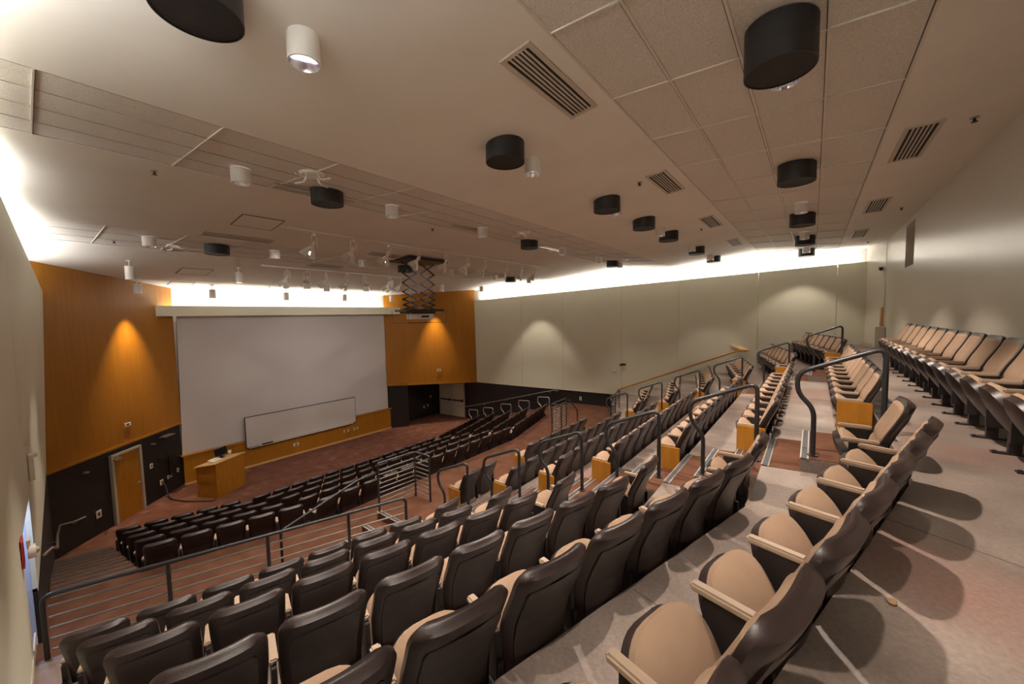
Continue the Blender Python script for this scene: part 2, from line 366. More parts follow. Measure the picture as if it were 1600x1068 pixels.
# ------------------------------------------------------------------ floors
SL = .275
def HXl(k): return 3.9 - .11 * k
def HXr(k): return 13.35 - .13 * k
def YF(k): return .42 + 1.03 * k
def edge(k, x0, x1):
    """front edge of terrace k (0 = the last full row) as an xy list from x0 to x1"""
    def y(x):
        if x < HXl(k): return YF(k) + SL * (HXl(k) - x)
        if x > HXr(k): return YF(k) + SL * .93 * (x - HXr(k))
        return YF(k)
    return [(x, y(x)) for x in [x0] + [h for h in (HXl(k), HXr(k)) if x0 < h < x1] + [x1]]
ZR = [-.45 - .425 * k for k in range(6)]
F5 = [(-.75, 7.07), (3.72, 5.52), (4.30, 5.52), (12.35, 5.52), (12.8, 5.62), (17.9, 7.4)]
bm = bmesh.new(); prism(bm, [(-1.0, -1.85), (19.3, -1.85)] + edge(-1, -.9, 18.9)[::-1], -.75, 0.0); struct('floor', bm, 'concrete')
for k in range(6):
    back = edge(k - 1, -.9, 18.7); front = edge(k, -.9, 18.7) if k < 5 else F5
    bm = bmesh.new(); prism(bm, back + front[::-1], ZR[k] - .75 if k < 5 else -3.4, ZR[k]); struct('floor', bm, 'concrete')
ZG = -2.85; ZX = -3.28; ZS = -4.90
bm = bmesh.new()
prism(bm, [(4.35, 5.50), (12.25, 5.50), (12.25, 7.18), (11.15, 7.18), (11.20, 6.62), (5.36, 6.62), (5.34, 7.20), (4.35, 7.24)], ZX - .1, ZG); struct('floor', bm, ['carpet'])
# cross aisle
zz = ZX
def HB(m):   # row of front block: back line (centre) Y
    return 8.60 + 1.075 * m
def hedge(m, x):
    yc = HB(m)
    if x < 3.95: return yc + .29 * (3.95 - x)
    if x > 10.9: return yc + .255 * (x - 10.9)
    return yc
bm = bmesh.new()
prism(bm, [(-1.0, 6.3), (18.2, 6.3), (17.6, 10.05), (15.0, hedge(0, 15.0) + .02), (10.9, hedge(0, 10.9) + .02), (3.95, hedge(0, 3.95) + .02), (.95, hedge(0, .95) + .10), (-.10, 9.97), (-1.0, 10.2)], ZX - .4, ZX)
struct('floor', bm, 'carpet')
ZF = [-3.72, -4.02, -4.31, -4.60, -4.90]
for m in range(4):
    xr = 15.0 - .16 * m
    a = [(.98, hedge(m, .98)), (3.95, hedge(m, 3.95)), (10.9, hedge(m, 10.9)), (xr, hedge(m, xr))]
    b = [(.98, hedge(m + 1, .98)), (3.95, hedge(m + 1, 3.95)), (10.9, hedge(m + 1, 10.9)), (xr, hedge(m + 1, xr))]
    bm = bmesh.new(); prism(bm, a + b[::-1], -5.1, ZF[m]); struct('floor', bm, 'carpet')
bm = bmesh.new(); prism(bm, [(-1.0, 8.5), (17.9, 8.5), (16.9, 19.0), (-1.0, 19.0)], -5.15, ZS); struct('floor', bm, 'stagec')
def nosing(bm, p0, p1, z, toward, w1=.055, w2=.02):
    """ribbed dark strip with an aluminium lip along a tread edge p0-p1; toward = unit xy from edge onto the tread"""
    p0 = Vector((*p0, z)); p1 = Vector((*p1, z)); t = Vector((*toward, 0)); e = .006
    slab(bm, [p0, p1, p1 + t * w1, p0 + t * w1], (0, 0, e), 0)
    slab(bm, [p0 - t * .008, p1 - t * .008, p1 + t * w2 * .3, p0 + t * w2 * .3], (0, 0, e + .004), 1)
    slab(bm, [p0 + t * w1, p1 + t * w1, p1 + t * (w1 + .012), p0 + t * (w1 + .012)], (0, 0, e), 1)
# side-aisle stairs of the front block, left and right
for n in range(10):
    ya = 9.97 + .515 * n; z = ZX - .147 * (n + 1)
    bm = bmesh.new(); prism(bm, [(-.10, ya), (.98, ya - .30), (.98, ya + .215), (-.10, ya + .515)], ZS - .05, z); struct('floor', bm, 'carpet')
    xr = 15.02 - .078 * n
    y2 = hedge(0, 15.0) + .53 * n + .05
    bm = bmesh.new(); prism(bm, [(xr, y2), (XW(y2 + .5), y2 + .4), (XW(y2 + 1.0), y2 + .93), (xr - .07, y2 + .53)], ZS - .05, z); struct('floor', bm, 'carpet')
for n in range(11):
    ya = 9.97 + .515 * n; z = ZX - .147 * n
    bm = bmesh.new(); nosing(bm, (-.08, ya - .01), (.96, ya - .31), z, (-.28, -.96), .045); struct('trim_stair_nosing', bm, ['nosing', 'alum'])
# aisle carpets, steps between terraces
def XAL(y): return 5.66 - .12 * y
def XAR(y): return 12.36 - .12 * y
for side, XF in (('left', XAL), ('right', XAR)):
    for k in range(6):
        y = YF(k); z = ZR[k]; hw = .60
        if k < 5 or True:
            yb = y - .35; bm = bmesh.new(); prism(bm, [(XF(yb) - hw, yb), (XF(yb) + hw, yb), (XF(y) + hw, y if k < 5 else 5.5), (XF(y) - hw, y if k < 5 else 5.5)], z, z + .006)
            struct('floor_aisle_carpet', bm, 'carpet')
        for q in range(2):
            ya = y - .35 - .34 * q; yb = y - .35 - .34 * (q + 1); zt = z + .142 * (q + 1)
            bm = bmesh.new(); prism(bm, [(XF(yb) - hw, yb), (XF(yb) + hw, yb), (XF(ya) + hw, ya), (XF(ya) - hw, ya)], z + .001, zt); struct('floor_aisle_step', bm, 'concrete')
            bm = bmesh.new(); prism(bm, [(XF(yb) - hw + .01, yb), (XF(yb) + hw, yb), (XF(ya) + hw, ya - .02), (XF(ya) - hw + .01, ya - .02)], zt, zt + .008); struct('floor_aisle_carpet', bm, 'carpet')
            bm = bmesh.new(); nosing(bm, (XF(ya) - hw, ya), (XF(ya) + hw, ya), zt + .006, (0, -1)); struct('trim_stair_nosing', bm, ['nosing', 'alum'])
        bm = bmesh.new(); nosing(bm, (XF(y) - hw, y - .004), (XF(y) + hw, y - .004), z + .006, (0, -1)); struct('trim_stair_nosing', bm, ['nosing', 'alum'])
        ytop = y - 1.03
        if k == 0:
            bm = bmesh.new(); nosing(bm, (XF(ytop) - hw, ytop - .004), (XF(ytop) + hw, ytop - .004), .003, (0, -1)); struct('trim_stair_nosing', bm, ['nosing', 'alum'])
# saw-cut joints in the concrete terraces
for k in range(6):
    for x in ((2.25, 6.75, 9.4) if k == 0 else (2.2, 7.0, 9.6)):
        th = -.268 if x < HXl(k) else 0
        ys = YF(k) + (SL * (HXl(k) - x) if x < HXl(k) else 0)
        bm = bmesh.new(); box(bm, (x - math.sin(th) * -.5 - .0, ys - .5, ZR[k] + .0006), (.008, .98, .002), rz=th); struct('trim_floor_joint', bm, 'tgap')
bm = bmesh.new(); box(bm, (2.9, -.95, .0006), (.008, 1.6, .002), rz=-.45); struct('trim_floor_joint', bm, 'tgap')
# little steps from the two landings down to the cross aisle
for s, xs, yy in ((-1, 4.35, 7.24), (1, 12.25, 7.18)):
    for q in range(2):
        xa = xs + s * .36 * q; xb = xs + s * .36 * (q + 1); z = ZG - .143 * (q + 1)
        bm = bmesh.new(); prism(bm, [(min(xa, xb), 5.75), (max(xa, xb), 5.75), (max(xa, xb), yy), (min(xa, xb), yy)], ZX, z); struct('floor_landing_step', bm, 'carpet')
    for q in range(3):
        xa = xs + s * .36 * q; z = ZG - .143 * q
        bm = bmesh.new(); nosing(bm, (xa, 5.8), (xa, yy), z + .002, (-s, 0), .075); struct('trim_stair_nosing', bm, ['nosing', 'alum'])
# ================================================================== CHAIRS
# profile of the back: (z, y) centre line from bottom to top
BP = [(.33, -.055), (.42, -.050), (.52, -.055), (.62, -.080), (.72, -.122), (.80, -.162), (.88, -.198), (.935, -.218), (.965, -.226)]
def loft_back(front, backo, hw, r_top, ztop, zbot, taper=True, seg=14, rings=26, bow=.025, crease=0):
    """closed shell between offsets front/backo (along y) with half-width hw and rounded top corners"""
    bm = bmesh.new(); F = []; B = []
    def cy(z):
        for i in range(len(BP) - 1):
            if z <= BP[i + 1][0]:
                t = (z - BP[i][0]) / (BP[i + 1][0] - BP[i][0]); return BP[i][1] + t * (BP[i + 1][1] - BP[i][1])
        return BP[-1][1]
    for j in range(rings + 1):
        u = j / rings
        z = zbot + (ztop - zbot) * (1 - (1 - u) ** 1.6)
        d = ztop - z
        hwz = hw * (.90 + .10 * min(1, (z - zbot) / (ztop - zbot) * 1.6))
        if d < r_top: hwz -= r_top - math.sqrt(max(0, r_top ** 2 - (r_top - d) ** 2))
        fr = []; bk = []
        for i in range(seg + 1):
            s = -1 + 2 * i / seg
            e = 1 - abs(s) ** 6 if taper else 1
            et = min(1, d / .05 + .25) if j > rings - 4 and taper else 1
            x = s * hwz; yb = bow * s * s
            fr.append(bm.verts.new((x, cy(z) + yb + front * (.35 + .65 * e) * et - crease * math.exp(-((z - .60 - .03 * s * s) / .022) ** 2), z)))
            bk.append(bm.verts.new((x, cy(z) + yb + backo * (.35 + .65 * e) * et, z)))
        F.append(fr); B.append(bk)
    for j in range(rings):
        for i in range(seg):
            bm.faces.new((F[j][i], F[j][i + 1], F[j + 1][i + 1], F[j + 1][i])); bm.faces.new((B[j][i], B[j + 1][i], B[j + 1][i + 1], B[j][i + 1]))
        for i in (0, seg): bm.faces.new((F[j][i], F[j + 1][i], B[j + 1][i], B[j][i]) if i == 0 else (F[j][i], B[j][i], B[j + 1][i], F[j + 1][i]))
    for i in range(seg):
        bm.faces.new((F[-1][i], F[-1][i + 1], B[-1][i + 1], B[-1][i])); bm.faces.new((F[0][i], B[0][i], B[0][i + 1], F[0][i + 1]))
    return bm
def seat_bm(z0, z1, hw, ln, rf, crown, n=16, bottom=False):
    """cushion in its own frame: x across, u along depth 0..ln (front = ln), w up; rounded front corners"""
    bm = bmesh.new(); T = []; Bt = []
    for j in range(n + 1):
        u = ln * (1 - (1 - j / n) ** 1.5)
        d = ln - u; h = hw * (.93 + .07 * min(1, u / ln * 1.5))
        if d < rf: h -= (rf - math.sqrt(max(0, rf * rf - (rf - d) ** 2))) * 1.05
        h = max(h, .03); t = []; b = []
        for i in range(n + 1):
            s = -1 + 2 * i / n
            e = (1 - abs(s) ** 2.6) * (1 - abs(2 * u / ln - 1.0) ** 3.2)
            t.append(bm.verts.new((s * h, u, z1 + crown * e))); b.append(bm.verts.new((s * h * (.96 if bottom else 1), u, z0 - (.05 * e if bottom else 0))))
        T.append(t); Bt.append(b)
    for j in range(n):
        for i in range(n):
            bm.faces.new((T[j][i], T[j][i + 1], T[j + 1][i + 1], T[j + 1][i])); bm.faces.new((Bt[j][i], Bt[j + 1][i], Bt[j + 1][i + 1], Bt[j][i + 1]))
        bm.faces.new((T[j][0], T[j + 1][0], Bt[j + 1][0], Bt[j][0])); bm.faces.new((T[j][n], Bt[j][n], Bt[j + 1][n], T[j + 1][n]))
    for i in range(n):
        bm.faces.new((T[n][i], T[n][i + 1], Bt[n][i + 1], Bt[n][i])); bm.faces.new((T[0][i], Bt[0][i], Bt[0][i + 1], T[0][i + 1]))
    return bm
def tilt(bm, ang, y, z):
    Mx = Matrix.Translation((0, y, z)) @ Matrix.Rotation(ang, 4, 'X')
    bmesh.ops.transform(bm, matrix=Mx, verts=bm.verts[:]); return bm
TILT = math.radians(59)
SY, SZ = -.045, .215
ME = {}
bm = loft_back(.022, -.052, .245, .080, .968, .30); ME['back_shell'] = mesh('back_shell', bm, 'shell'); auto_smooth(ME['back_shell'], 50)
bm = loft_back(.042, .004, .222, .075, .945, .36, bow=.022, crease=.016); ME['back_cushion'] = mesh('back_cushion', bm, 'fabric'); auto_smooth(ME['back_cushion'], 50)
bm = loft_back(-.040, -.0585, .192, .045, .868, .33, taper=False, bow=.020); ME['back_panel'] = mesh('back_panel', bm, 'shell'); auto_smooth(ME['back_panel'], 50)
bm = tilt(seat_bm(-.050, .002, .238, .480, .17, .0, bottom=True), TILT, SY, SZ); ME['seat_pan'] = mesh('seat_pan', bm, 'shell'); auto_smooth(ME['seat_pan'], 50)
bm = tilt(seat_bm(.0, .030, .233, .488, .165, .060), TILT, SY, SZ); ME['seat_cushion'] = mesh('seat_cushion', bm, 'fabric'); auto_smooth(ME['seat_cushion'], 50)
def arm_bm(x):
    bm = bmesh.new(); vs = box(bm, (x, .080, .630), (.050, .240, .034))
    bmesh.ops.bevel(bm, geom=bm.edges[:], offset=.009, segments=2, affect='EDGES'); return bm
def frame_bm(x):
    bm = bmesh.new()
    box(bm, (x, .04, .42), (.028, .22, .39)); box(bm, (x, -.02, .17), (.045, .075, .34)); box(bm, (x, -.02, .007), (.06, .26, .014))
    for y in (-.125, .09): cyl(bm, (x, y, .014), (x, y, .024), .012, seg=8)
    box(bm, (x, -.07, .40), (.024, .05, .14)); return bm
HWC = .2675
for nm, x in (('L', -HWC), ('R', HWC)):
    ME['armrest' + nm] = mesh('armrest', arm_bm(x), 'arm'); auto_smooth(ME['armrest' + nm], 30)
    ME['side_frame' + nm] = mesh('side_frame', frame_bm(x), 'frame')
def endp(x):
    bm = bmesh.new(); box(bm, (x, .035, .345), (.032, .325, .55)); bmesh.ops.bevel(bm, geom=bm.edges[:], offset=.006, segments=2, affect='EDGES'); return bm
ME['end_panelL'] = mesh('end_panel', endp(-HWC - .032), 'woodend'); ME['end_panelR'] = mesh('end_panel', endp(HWC + .032), 'woodend')
def add(name, key, parent):
    o = bpy.data.objects.new(name, ME[key]); COL.objects.link(o); o.parent = parent; return o
PROTO = empty('theatre_chair', (0, 0, 0))
for nm, k in (('back_shell', 'back_shell'), ('back_cushion', 'back_cushion'), ('back_panel', 'back_panel'), ('seat_pan', 'seat_pan'), ('seat_cushion', 'seat_cushion'), ('armrest', 'armrestL'), ('side_frame', 'side_frameL')): add(nm, k, PROTO)
kids = list(PROTO.children); first = [True]
NCH = [0]
def chair(x, y, z, rz, label, group, right=False, end=None, sx=1.0):
    if first[0]: t = PROTO; first[0] = False; ks = []
    else:
        t = PROTO.copy(); COL.objects.link(t)
        for c in kids:
            d = c.copy(); d.parent = t; COL.objects.link(d)
    t.location = (x, y, z); t.rotation_euler = (0, 0, rz); t.scale = (sx, 1, 1); tag(t, label, 'chair', group)
    if right or end == 'R': add('armrest', 'armrestR', t); add('side_frame', 'side_frameR', t)
    if end == 'L': add('end_panel', 'end_panelL', t)['label'] = 'orange wood end panel'
    if end == 'R': add('end_panel', 'end_panelR', t)['label'] = 'orange wood end panel'
    NCH[0] += 1
    return t
ARMY = [-.25, .785, 1.80, 2.83, 3.82, 4.86]
PL = [6.10, 5.88, 5.71, 5.63, 5.50, 5.44]; QL = [12.95, 12.62, 12.50, 12.36, 12.24, 12.14]
ENDX = [4.52, 4.29, 4.16, 4.10, 3.99, 3.91]
WX = [3.82, 3.580, 3.481, 3.402, 3.312, 3.228]; WY = [-.440, .642, 1.675, 2.746, 3.745, 4.724]
NW = [7, 8, 8, 7, 7, 7]
ROWN = ['top row of the tiers', 'second tier from the top', 'third tier from the top', 'fourth tier from the top', 'fifth tier from the top', 'lowest tier above the railing']
PH = math.atan(.268)
for k in range(6):
    z = ZR[k]; g = 'theatre chairs of the near left block'
    chair(ENDX[k], ARMY[k] - .2 + (.04 if k == 0 else -.01), z, 0, 'single tan chair set apart at the near aisle, %s' % ROWN[k], g, right=True)
    for j in range(NW[k]):
        st = .5225 if k == 0 else .515
        chair(WX[k] - j * st * math.cos(PH), WY[k] + j * st * math.sin(PH), z, -PH, 'tan theatre chair, near block, %s, %s from the aisle chair' % (ROWN[k], ORD[j]), g, right=(j == 0), sx=.958)
    g = 'theatre chairs of the middle block'
    for j in range(10):
        chair(PL[k] + .31 + .535 * j, ARMY[k] - .2, z, 0, 'tan theatre chair, middle block, %s, %s from the near aisle' % (ROWN[k], ORD[j]), g, end='L' if j == 0 else ('R' if j == 9 else None))
    g = 'theatre chairs of the far block'
    nr = [8, 8, 7, 7, 7, 7][k]
    x0 = QL[k] + .31; y0 = ARMY[k] - .2
    chair(x0, y0, z, 0, 'tan theatre chair with orange end, far block, %s, at the aisle' % ROWN[k], g, right=True, end='L')
    for j in range(nr - 1):
        chair(x0 + .66 + j * .525 * math.cos(.24), y0 + .05 + j * .525 * math.sin(.24), z, .24, 'tan theatre chair, far block, %s, %s past the aisle seat' % (ROWN[k], ORD[j]), g, right=(j == nr - 2), sx=.978)
g = 'theatre chairs of the short row by the landings'
for j in range(2): chair(5.15 + .33 + .535 * j, 5.67, ZG, 0, 'tan theatre chair, pair beside the near landing railing, %s from railing' % ORD[j], g, right=(j == 1), end='L' if j == 0 else None)
for j in range(6): chair(7.39 + .31 + .535 * j, 5.67, ZG, 0, 'tan theatre chair, short row between the landings, %s past the gap' % ORD[j], g, end='L' if j == 0 else ('R' if j == 5 else None))
g = 'theatre chairs along the rear wall'
for j in range(14):
    chair(4.925 + .542 * (j - 1), -1.37, 0, 0, 'tan folding chair against the rear wall, %s from the near end' % ORD[j], g, right=(j == 13))
g = 'theatre chairs of the front block'
FROWN = ['backmost row', 'second row from back', 'middle row', 'second row from stage', 'row nearest stage']
for m in range(5):
    z = ZF[m]; n = 0
    pl = math.atan(.29); pr = math.atan(.255)
    for j in range(5):
        x = 1.27 + .51 * j; chair(x, hedge(m, x) + .225, z, -pl, 'dark backed theatre chair, front block, %s, %s from left' % (FROWN[m], ORD[n]), g, right=(j == 4), sx=.975); n += 1
    for j in range(13):
        x = 4.0 + .541 * j; chair(x, HB(m) + .24, z, 0, 'dark backed theatre chair, front block, %s, %s from left' % (FROWN[m], ORD[n]), g, right=(j == 12)); n += 1
    for j in range(7):
        x = 11.20 + .515 * j; chair(x, hedge(m, x) + .24, z, pr, 'dark backed theatre chair, front block, %s, %s from left' % (FROWN[m], ORD[n]), g, right=(j == 6), sx=.975); n += 1
# ================================================================== HANDRAILS
def aisle_rail(i, XR, label, group):
    y0 = .12 + 1.064 * i; z0 = .58 - .437 * i; zf = ZR[i] + .150; zb = ZR[i] + .425
    x = XR(y0); P = lambda dy, z: (x - .12 * dy, y0 + dy, z)
    root = empty('aisle_handrail', P(-.15, zf)); tag(root, label, 'handrail', group)
    bm = bmesh.new()
    tube(bm, [P(-.15, zf), P(-.15, z0 - .36), P(.0, z0 - .20), P(.0, z0 + .03), P(-.70, z0 + .315), P(-.70, zb)], .024, 14, .11)
    for v in bm.verts: v.co -= Vector(root.location)
    part('tube_rail', bm, 'steel', root)
    for q in (P(-.15, zf), P(-.70, zb)):
        bm = bmesh.new(); cyl(bm, Vector(q) - Vector(root.location), Vector(q) - Vector(root.location) + Vector((0, 0, .012)), .05, seg=20)
        part('foot_flange', bm, 'steel', root)
places = ['by the topmost step', 'one tier below the top', 'two tiers below the top', 'three tiers below the top', 'four tiers below the top', 'lowest, nearest the landing']
for i in range(6):
    aisle_rail(i, lambda y: 5.2 - .12 * y, 'grey bent tube handrail in the near aisle, %s' % places[i], 'handrails of the near aisle')
for i in range(6):
    aisle_rail(i, lambda y: 12.60 - .12 * y, 'grey bent tube handrail in the far aisle, %s' % places[i], 'handrails of the far aisle')
LP = [(15.2, 10.47, -2.69), (15.1, 11.58, -2.98), (14.95, 12.63, -3.26), (14.7, 13.65, -3.54), (14.70, 14.75, -3.80)]
for i, (x, y, zt) in enumerate(LP):
    root = empty('loop_handrail', (x, y, ZF[i])); tag(root, 'small grey loop handrail at the right end of the front block, %s' % FROWN[i], 'handrail', 'loop handrails of the front block')
    bm = bmesh.new(); h = zt - ZF[i]
    tube(bm, [(.0, -.15, 0), (0, -.15, h - .42), (0, .05, h - .28), (0, .05, h), (.0, -.62, h + .06), (0, -.62, .20)], .024, 10, .09)
    part('tube_rail', bm, 'railgrey', root)
def barrier(name, label, posts, bars, top, r=.024, base=None):
    root = empty(name, posts[0][0] if base is None else base); L0 = Vector(root.location); tag(root, label, 'railing')
    for a, b in posts:
        bm = bmesh.new(); tube(bm, [Vector(a) - L0, Vector(b) - L0], r, 12); part('post', bm, 'steel', root)
    bm = bmesh.new(); tube(bm, [Vector(p) - L0 for p in top], r, 12, .10); part('top_rail', bm, 'steel', root)
    for bpath in bars:
        bm = bmesh.new(); tube(bm, [Vector(p) - L0 for p in bpath], .013, 8); part('crossbar', bm, 'bar', root)
    return root
# long railing in front of the lowest tier, near block
A = Vector((-.13, 6.85, ZR[5])); B = Vector((3.83, 5.46, ZR[5]))
def AB(t, h): p = A.lerp(B, t); return (p.x, p.y, p.z + h)
barrier('guard_railing', 'long grey five-bar railing along the front edge of the near block', [(AB(t, 0), AB(t, .75)) for t in (.26, .52, .78)],
        [[AB(.01, h), AB(.995, h)] for h in (.10, .23, .36, .49, .62)], [AB(0, 0), AB(0, .76), AB(1, .76), AB(1, 0)])
# cage railings on the two landings
def cage(sx, x0, x1, y0, y1, label):
    zt = ZG + 1.05
    bars = [[(x0, y0, ZG + .1 * q), (x1, y0 - .06, ZG + .1 * q), (x1 + sx * .02, y1, ZG + .1 * q)] for q in range(1, 10)]
    barrier('landing_railing', label, [((x0, y0, ZG), (x0, y0, zt - .05)), ((x1, y0 - .06, ZG), (x1, y0 - .06, zt)), ((x1 + sx * .02, y1, ZG), (x1 + sx * .02, y1, zt - .05))],
            bars, [(x0, y0, zt - .1), (x0, y0, zt), (x1, y0 - .06, zt), (x1 + sx * .02, y1, zt), (x1 + sx * .02, y1, zt - .1)])
cage(1, 4.40, 5.31, 7.22, 6.66, 'grey many-barred cage railing on the near landing by the pair of chairs')
cage(-1, 12.2, 11.12, 7.16, 6.70, 'grey many-barred cage railing on the far landing across the room')
for nm, pts, lab in (('stair_handrail', [(4.36, 7.25, ZG + .83), (3.97, 7.27, ZG + .83), (2.47, 7.20, ZX + .90), (2.47, 7.20, ZX)], 'grey sloping handrail from the near landing down to the cross aisle'),
                     ('stair_handrail', [(12.26, 7.12, ZG + .95), (12.38, 7.12, ZG + .95), (12.85, 7.05, ZX + .92), (12.85, 7.05, ZX)], 'grey sloping handrail beside the far landing steps')):
    bm = bmesh.new(); L0 = Vector((pts[-1])); tube(bm, [Vector(p) - L0 for p in pts], .022, 12, .08)
    o = link(nm, mesh(nm, bm, 'steel', True), None, L0); tag(o, lab, 'handrail')
# barred gate railing at the far wall beside the tiers
ga, gb = Vector((13.0, 5.74, ZR[5])), Vector((14.95, 6.24, ZR[5]))
def GB(t, h): p = ga.lerp(gb, t); return (p.x, p.y, p.z + h)
barrier('guard_railing', 'barred guard railing across the room, in front of the far block', [(GB(.5, 0), GB(.5, .75))],
        [[GB(.01, h), GB(.995, h)] for h in (.10, .23, .36, .49, .62)], [GB(0, 0), GB(0, .76), GB(1, .76), GB(1, 0)])
# wooden wall handrail, far side
bm = bmesh.new()
tube(bm, [(17.42, 7.36, -2.38), (18.10, 2.45, -.33), (18.14, 2.1, -.33)], .032, 12); 
root = empty('wooden_handrail', (0, 0, 0)); tag(root, 'long wooden handrail rising along the beige far wall', 'handrail')
part('wood_rail', bm, 'woodend', root)
for t in (.1, .5, .9):
    bm = bmesh.new(); p = Vector((17.42, 7.36, -2.42)).lerp(Vector((18.10, 2.45, -.37)), t); tube(bm, [p, p + Vector((.08, 0, -.04)), p + Vector((.16, 0, -.04))], .010, 8); part('wall_bracket', bm, 'steelb', root)
bm = bmesh.new(); slab(bm, [(18.10, 2.30, -.32), (18.16, 2.0, -.32), (18.30, 2.75, -.02), (18.22, 3.0, -.02)], (0, 0, .05)); part('rail_return', bm, 'woodlt', root)
# steel wall handrail, far front
root = empty('wall_handrail', (0, 0, 0)); tag(root, 'grey steel handrail on the black far wall beside the front block', 'handrail')
bm = bmesh.new(); tube(bm, [(16.05, 17.0, -4.15), (16.13, 16.5, -4.15), (16.26, 15.73, -3.98), (16.92, 10.7, -2.66), (16.95, 10.4, -2.66)], .022, 10); part('tube_rail', bm, 'steelb', root)
for t in (.1, .4, .7, .95):
    p = Vector((16.26, 15.73, -3.99)).lerp(Vector((16.92, 10.7, -2.67)), t); bm = bmesh.new(); tube(bm, [p, p + Vector((.03, 0, -.06)), p + Vector((.22, 0, -.06))], .009, 8); part('wall_bracket', bm, 'steelb', root)
# steel wall handrail, left front
root = empty('wall_handrail', (0, 0, 0)); tag(root, 'grey bent steel handrail on the black wall at left', 'handrail')
bm = bmesh.new(); tube(bm, [(-.10, 9.3, -2.28), (-.02, 9.6, -2.32), (.03, 10.3, -2.62), (.06, 13.1, -3.40), (.13, 15.42, -3.97), (.40, 15.75, -4.10), (.60, 15.95, -4.12)], .022, 10, .1); part('tube_rail', bm, 'steelb', root)
for p in ((.05, 12.4, -3.22), (.45, 15.80, -4.12)):
    bm = bmesh.new(); p = Vector(p); tube(bm, [p, p + Vector((-.03, .03, -.06)), p + Vector((-.18, .10, -.06))], .009, 8); part('wall_bracket', bm, 'steelb', root)
# ================================================================== CEILING FIXTURES
def downlight(x, y, label, power=P_SPOT, r=.118, h=.20, spot=100):
    z = cz(y); root = empty('downlight', (x, y, z)); tag(root, label, 'ceiling light', 'white cylinder downlights')
    sl = math.tan(cslope(y)); bm = bmesh.new(); seg = 32; T = []; Bo = []; Bi = []; Ti = []
    for i in range(seg):
        a = 2 * math.pi * i / seg; c, s = math.cos(a) * r, math.sin(a) * r
        T.append(bm.verts.new((c, s, s * sl + .002))); Bo.append(bm.verts.new((c, s, -h))); Bi.append(bm.verts.new((c * .92, s * .92, -h))); Ti.append(bm.verts.new((c * .75, s * .75, -h + .07)))
    for i in range(seg):
        j = (i + 1) % seg
        bm.faces.new((T[i], T[j], Bo[j], Bo[i])); bm.faces.new((Bo[i], Bo[j], Bi[j], Bi[i])); f = bm.faces.new((Bi[i], Bi[j], Ti[j], Ti[i])); f.material_index = 1
    part('lamp_housing', bm, ['whitem', 'chrome'], root)
    bm = bmesh.new(); cyl(bm, (0, 0, -h + .068), (0, 0, -h + .075), r * .76, seg=24); part('lamp_lens', bm, 'glow', root, False)
    lamp('downlight_lamp', 'SPOT', (x, y, z - h - .005), power, WARM, (0, 0, 0), spot_size=math.radians(spot), spot_blend=.4, shadow_soft_size=.045)
bands = {.27: 'in the tile band nearest the rear wall', 3.18: 'on the rear plaster slope', 6.36: 'in the middle tile band', 11.3: 'in the tile band near the stage'}
WH = [(.27, [.55, 4.42, 8.02, 10.32, 14.14, 17.42]), (3.18, [1.46, 4.55, 7.46, 10.28, 13.53, 16.40]), (6.36, [1.96, 4.41, 6.94, 10.72, 13.33, 15.32]), (11.3, [1.70, 4.15, 6.67, 10.41, 13.08, 15.72])]
for y, xs in WH:
    for n, x in enumerate(xs): downlight(x, y, 'white cylinder downlight %s, %s from the left wall' % (bands[y], ORD[n]), P_SPOT * (.50 if x < 1 and y < 1 else .6 if y > 11 else .22 if x > 15 else .5 if x > 13 else 1.0), spot=94 if y < 1 else 72 if x > 15 else 66 if x < 2.2 else 90 if x > 13 else 100)
def drum(x, y, label, r=.25, h=.22):
    z = cz(y); root = empty('ceiling_speaker', (x, y, z)); tag(root, label, 'speaker', 'black drum speakers')
    sl = math.tan(cslope(y)); bm = bmesh.new(); seg = 40; T = []; Bo = []; Bi = []
    for i in range(seg):
        a = 2 * math.pi * i / seg; c, s = math.cos(a) * r, math.sin(a) * r
        T.append(bm.verts.new((c, s, s * sl + .002))); Bo.append(bm.verts.new((c, s, -h))); Bi.append(bm.verts.new((c * .96, s * .96, -h)))
    for i in range(seg):
        j = (i + 1) % seg; bm.faces.new((T[i], T[j], Bo[j], Bo[i])); bm.faces.new((Bo[i], Bo[j], Bi[j], Bi[i]))
    part('drum_shell', bm, 'blackm', root)
    bm = bmesh.new(); cyl(bm, (0, 0, -h + .012), (0, 0, -h + .006), r * .965, seg=40); part('speaker_grille', bm, 'blackbot', root, False)
BL = [(.27, [3.89, 7.59, 11.48, 14.89, 18.0]), (3.18, [.80, 3.94, 7.03, 9.07, 11.01, 14.20, 17.0]), (6.41, [3.20, 8.96, 14.73]), (11.4, [2.92, 8.35, 14.35])]
bands[6.41] = bands[6.36]; bands[11.4] = bands[11.3]
for y, xs in BL:
    for n, x in enumerate(xs): drum(x, y, 'black drum speaker %s, %s from the left wall' % (bands[y], ORD[n]), h=.34 if y == .27 and n == 0 else .27 if y == .27 else .22)
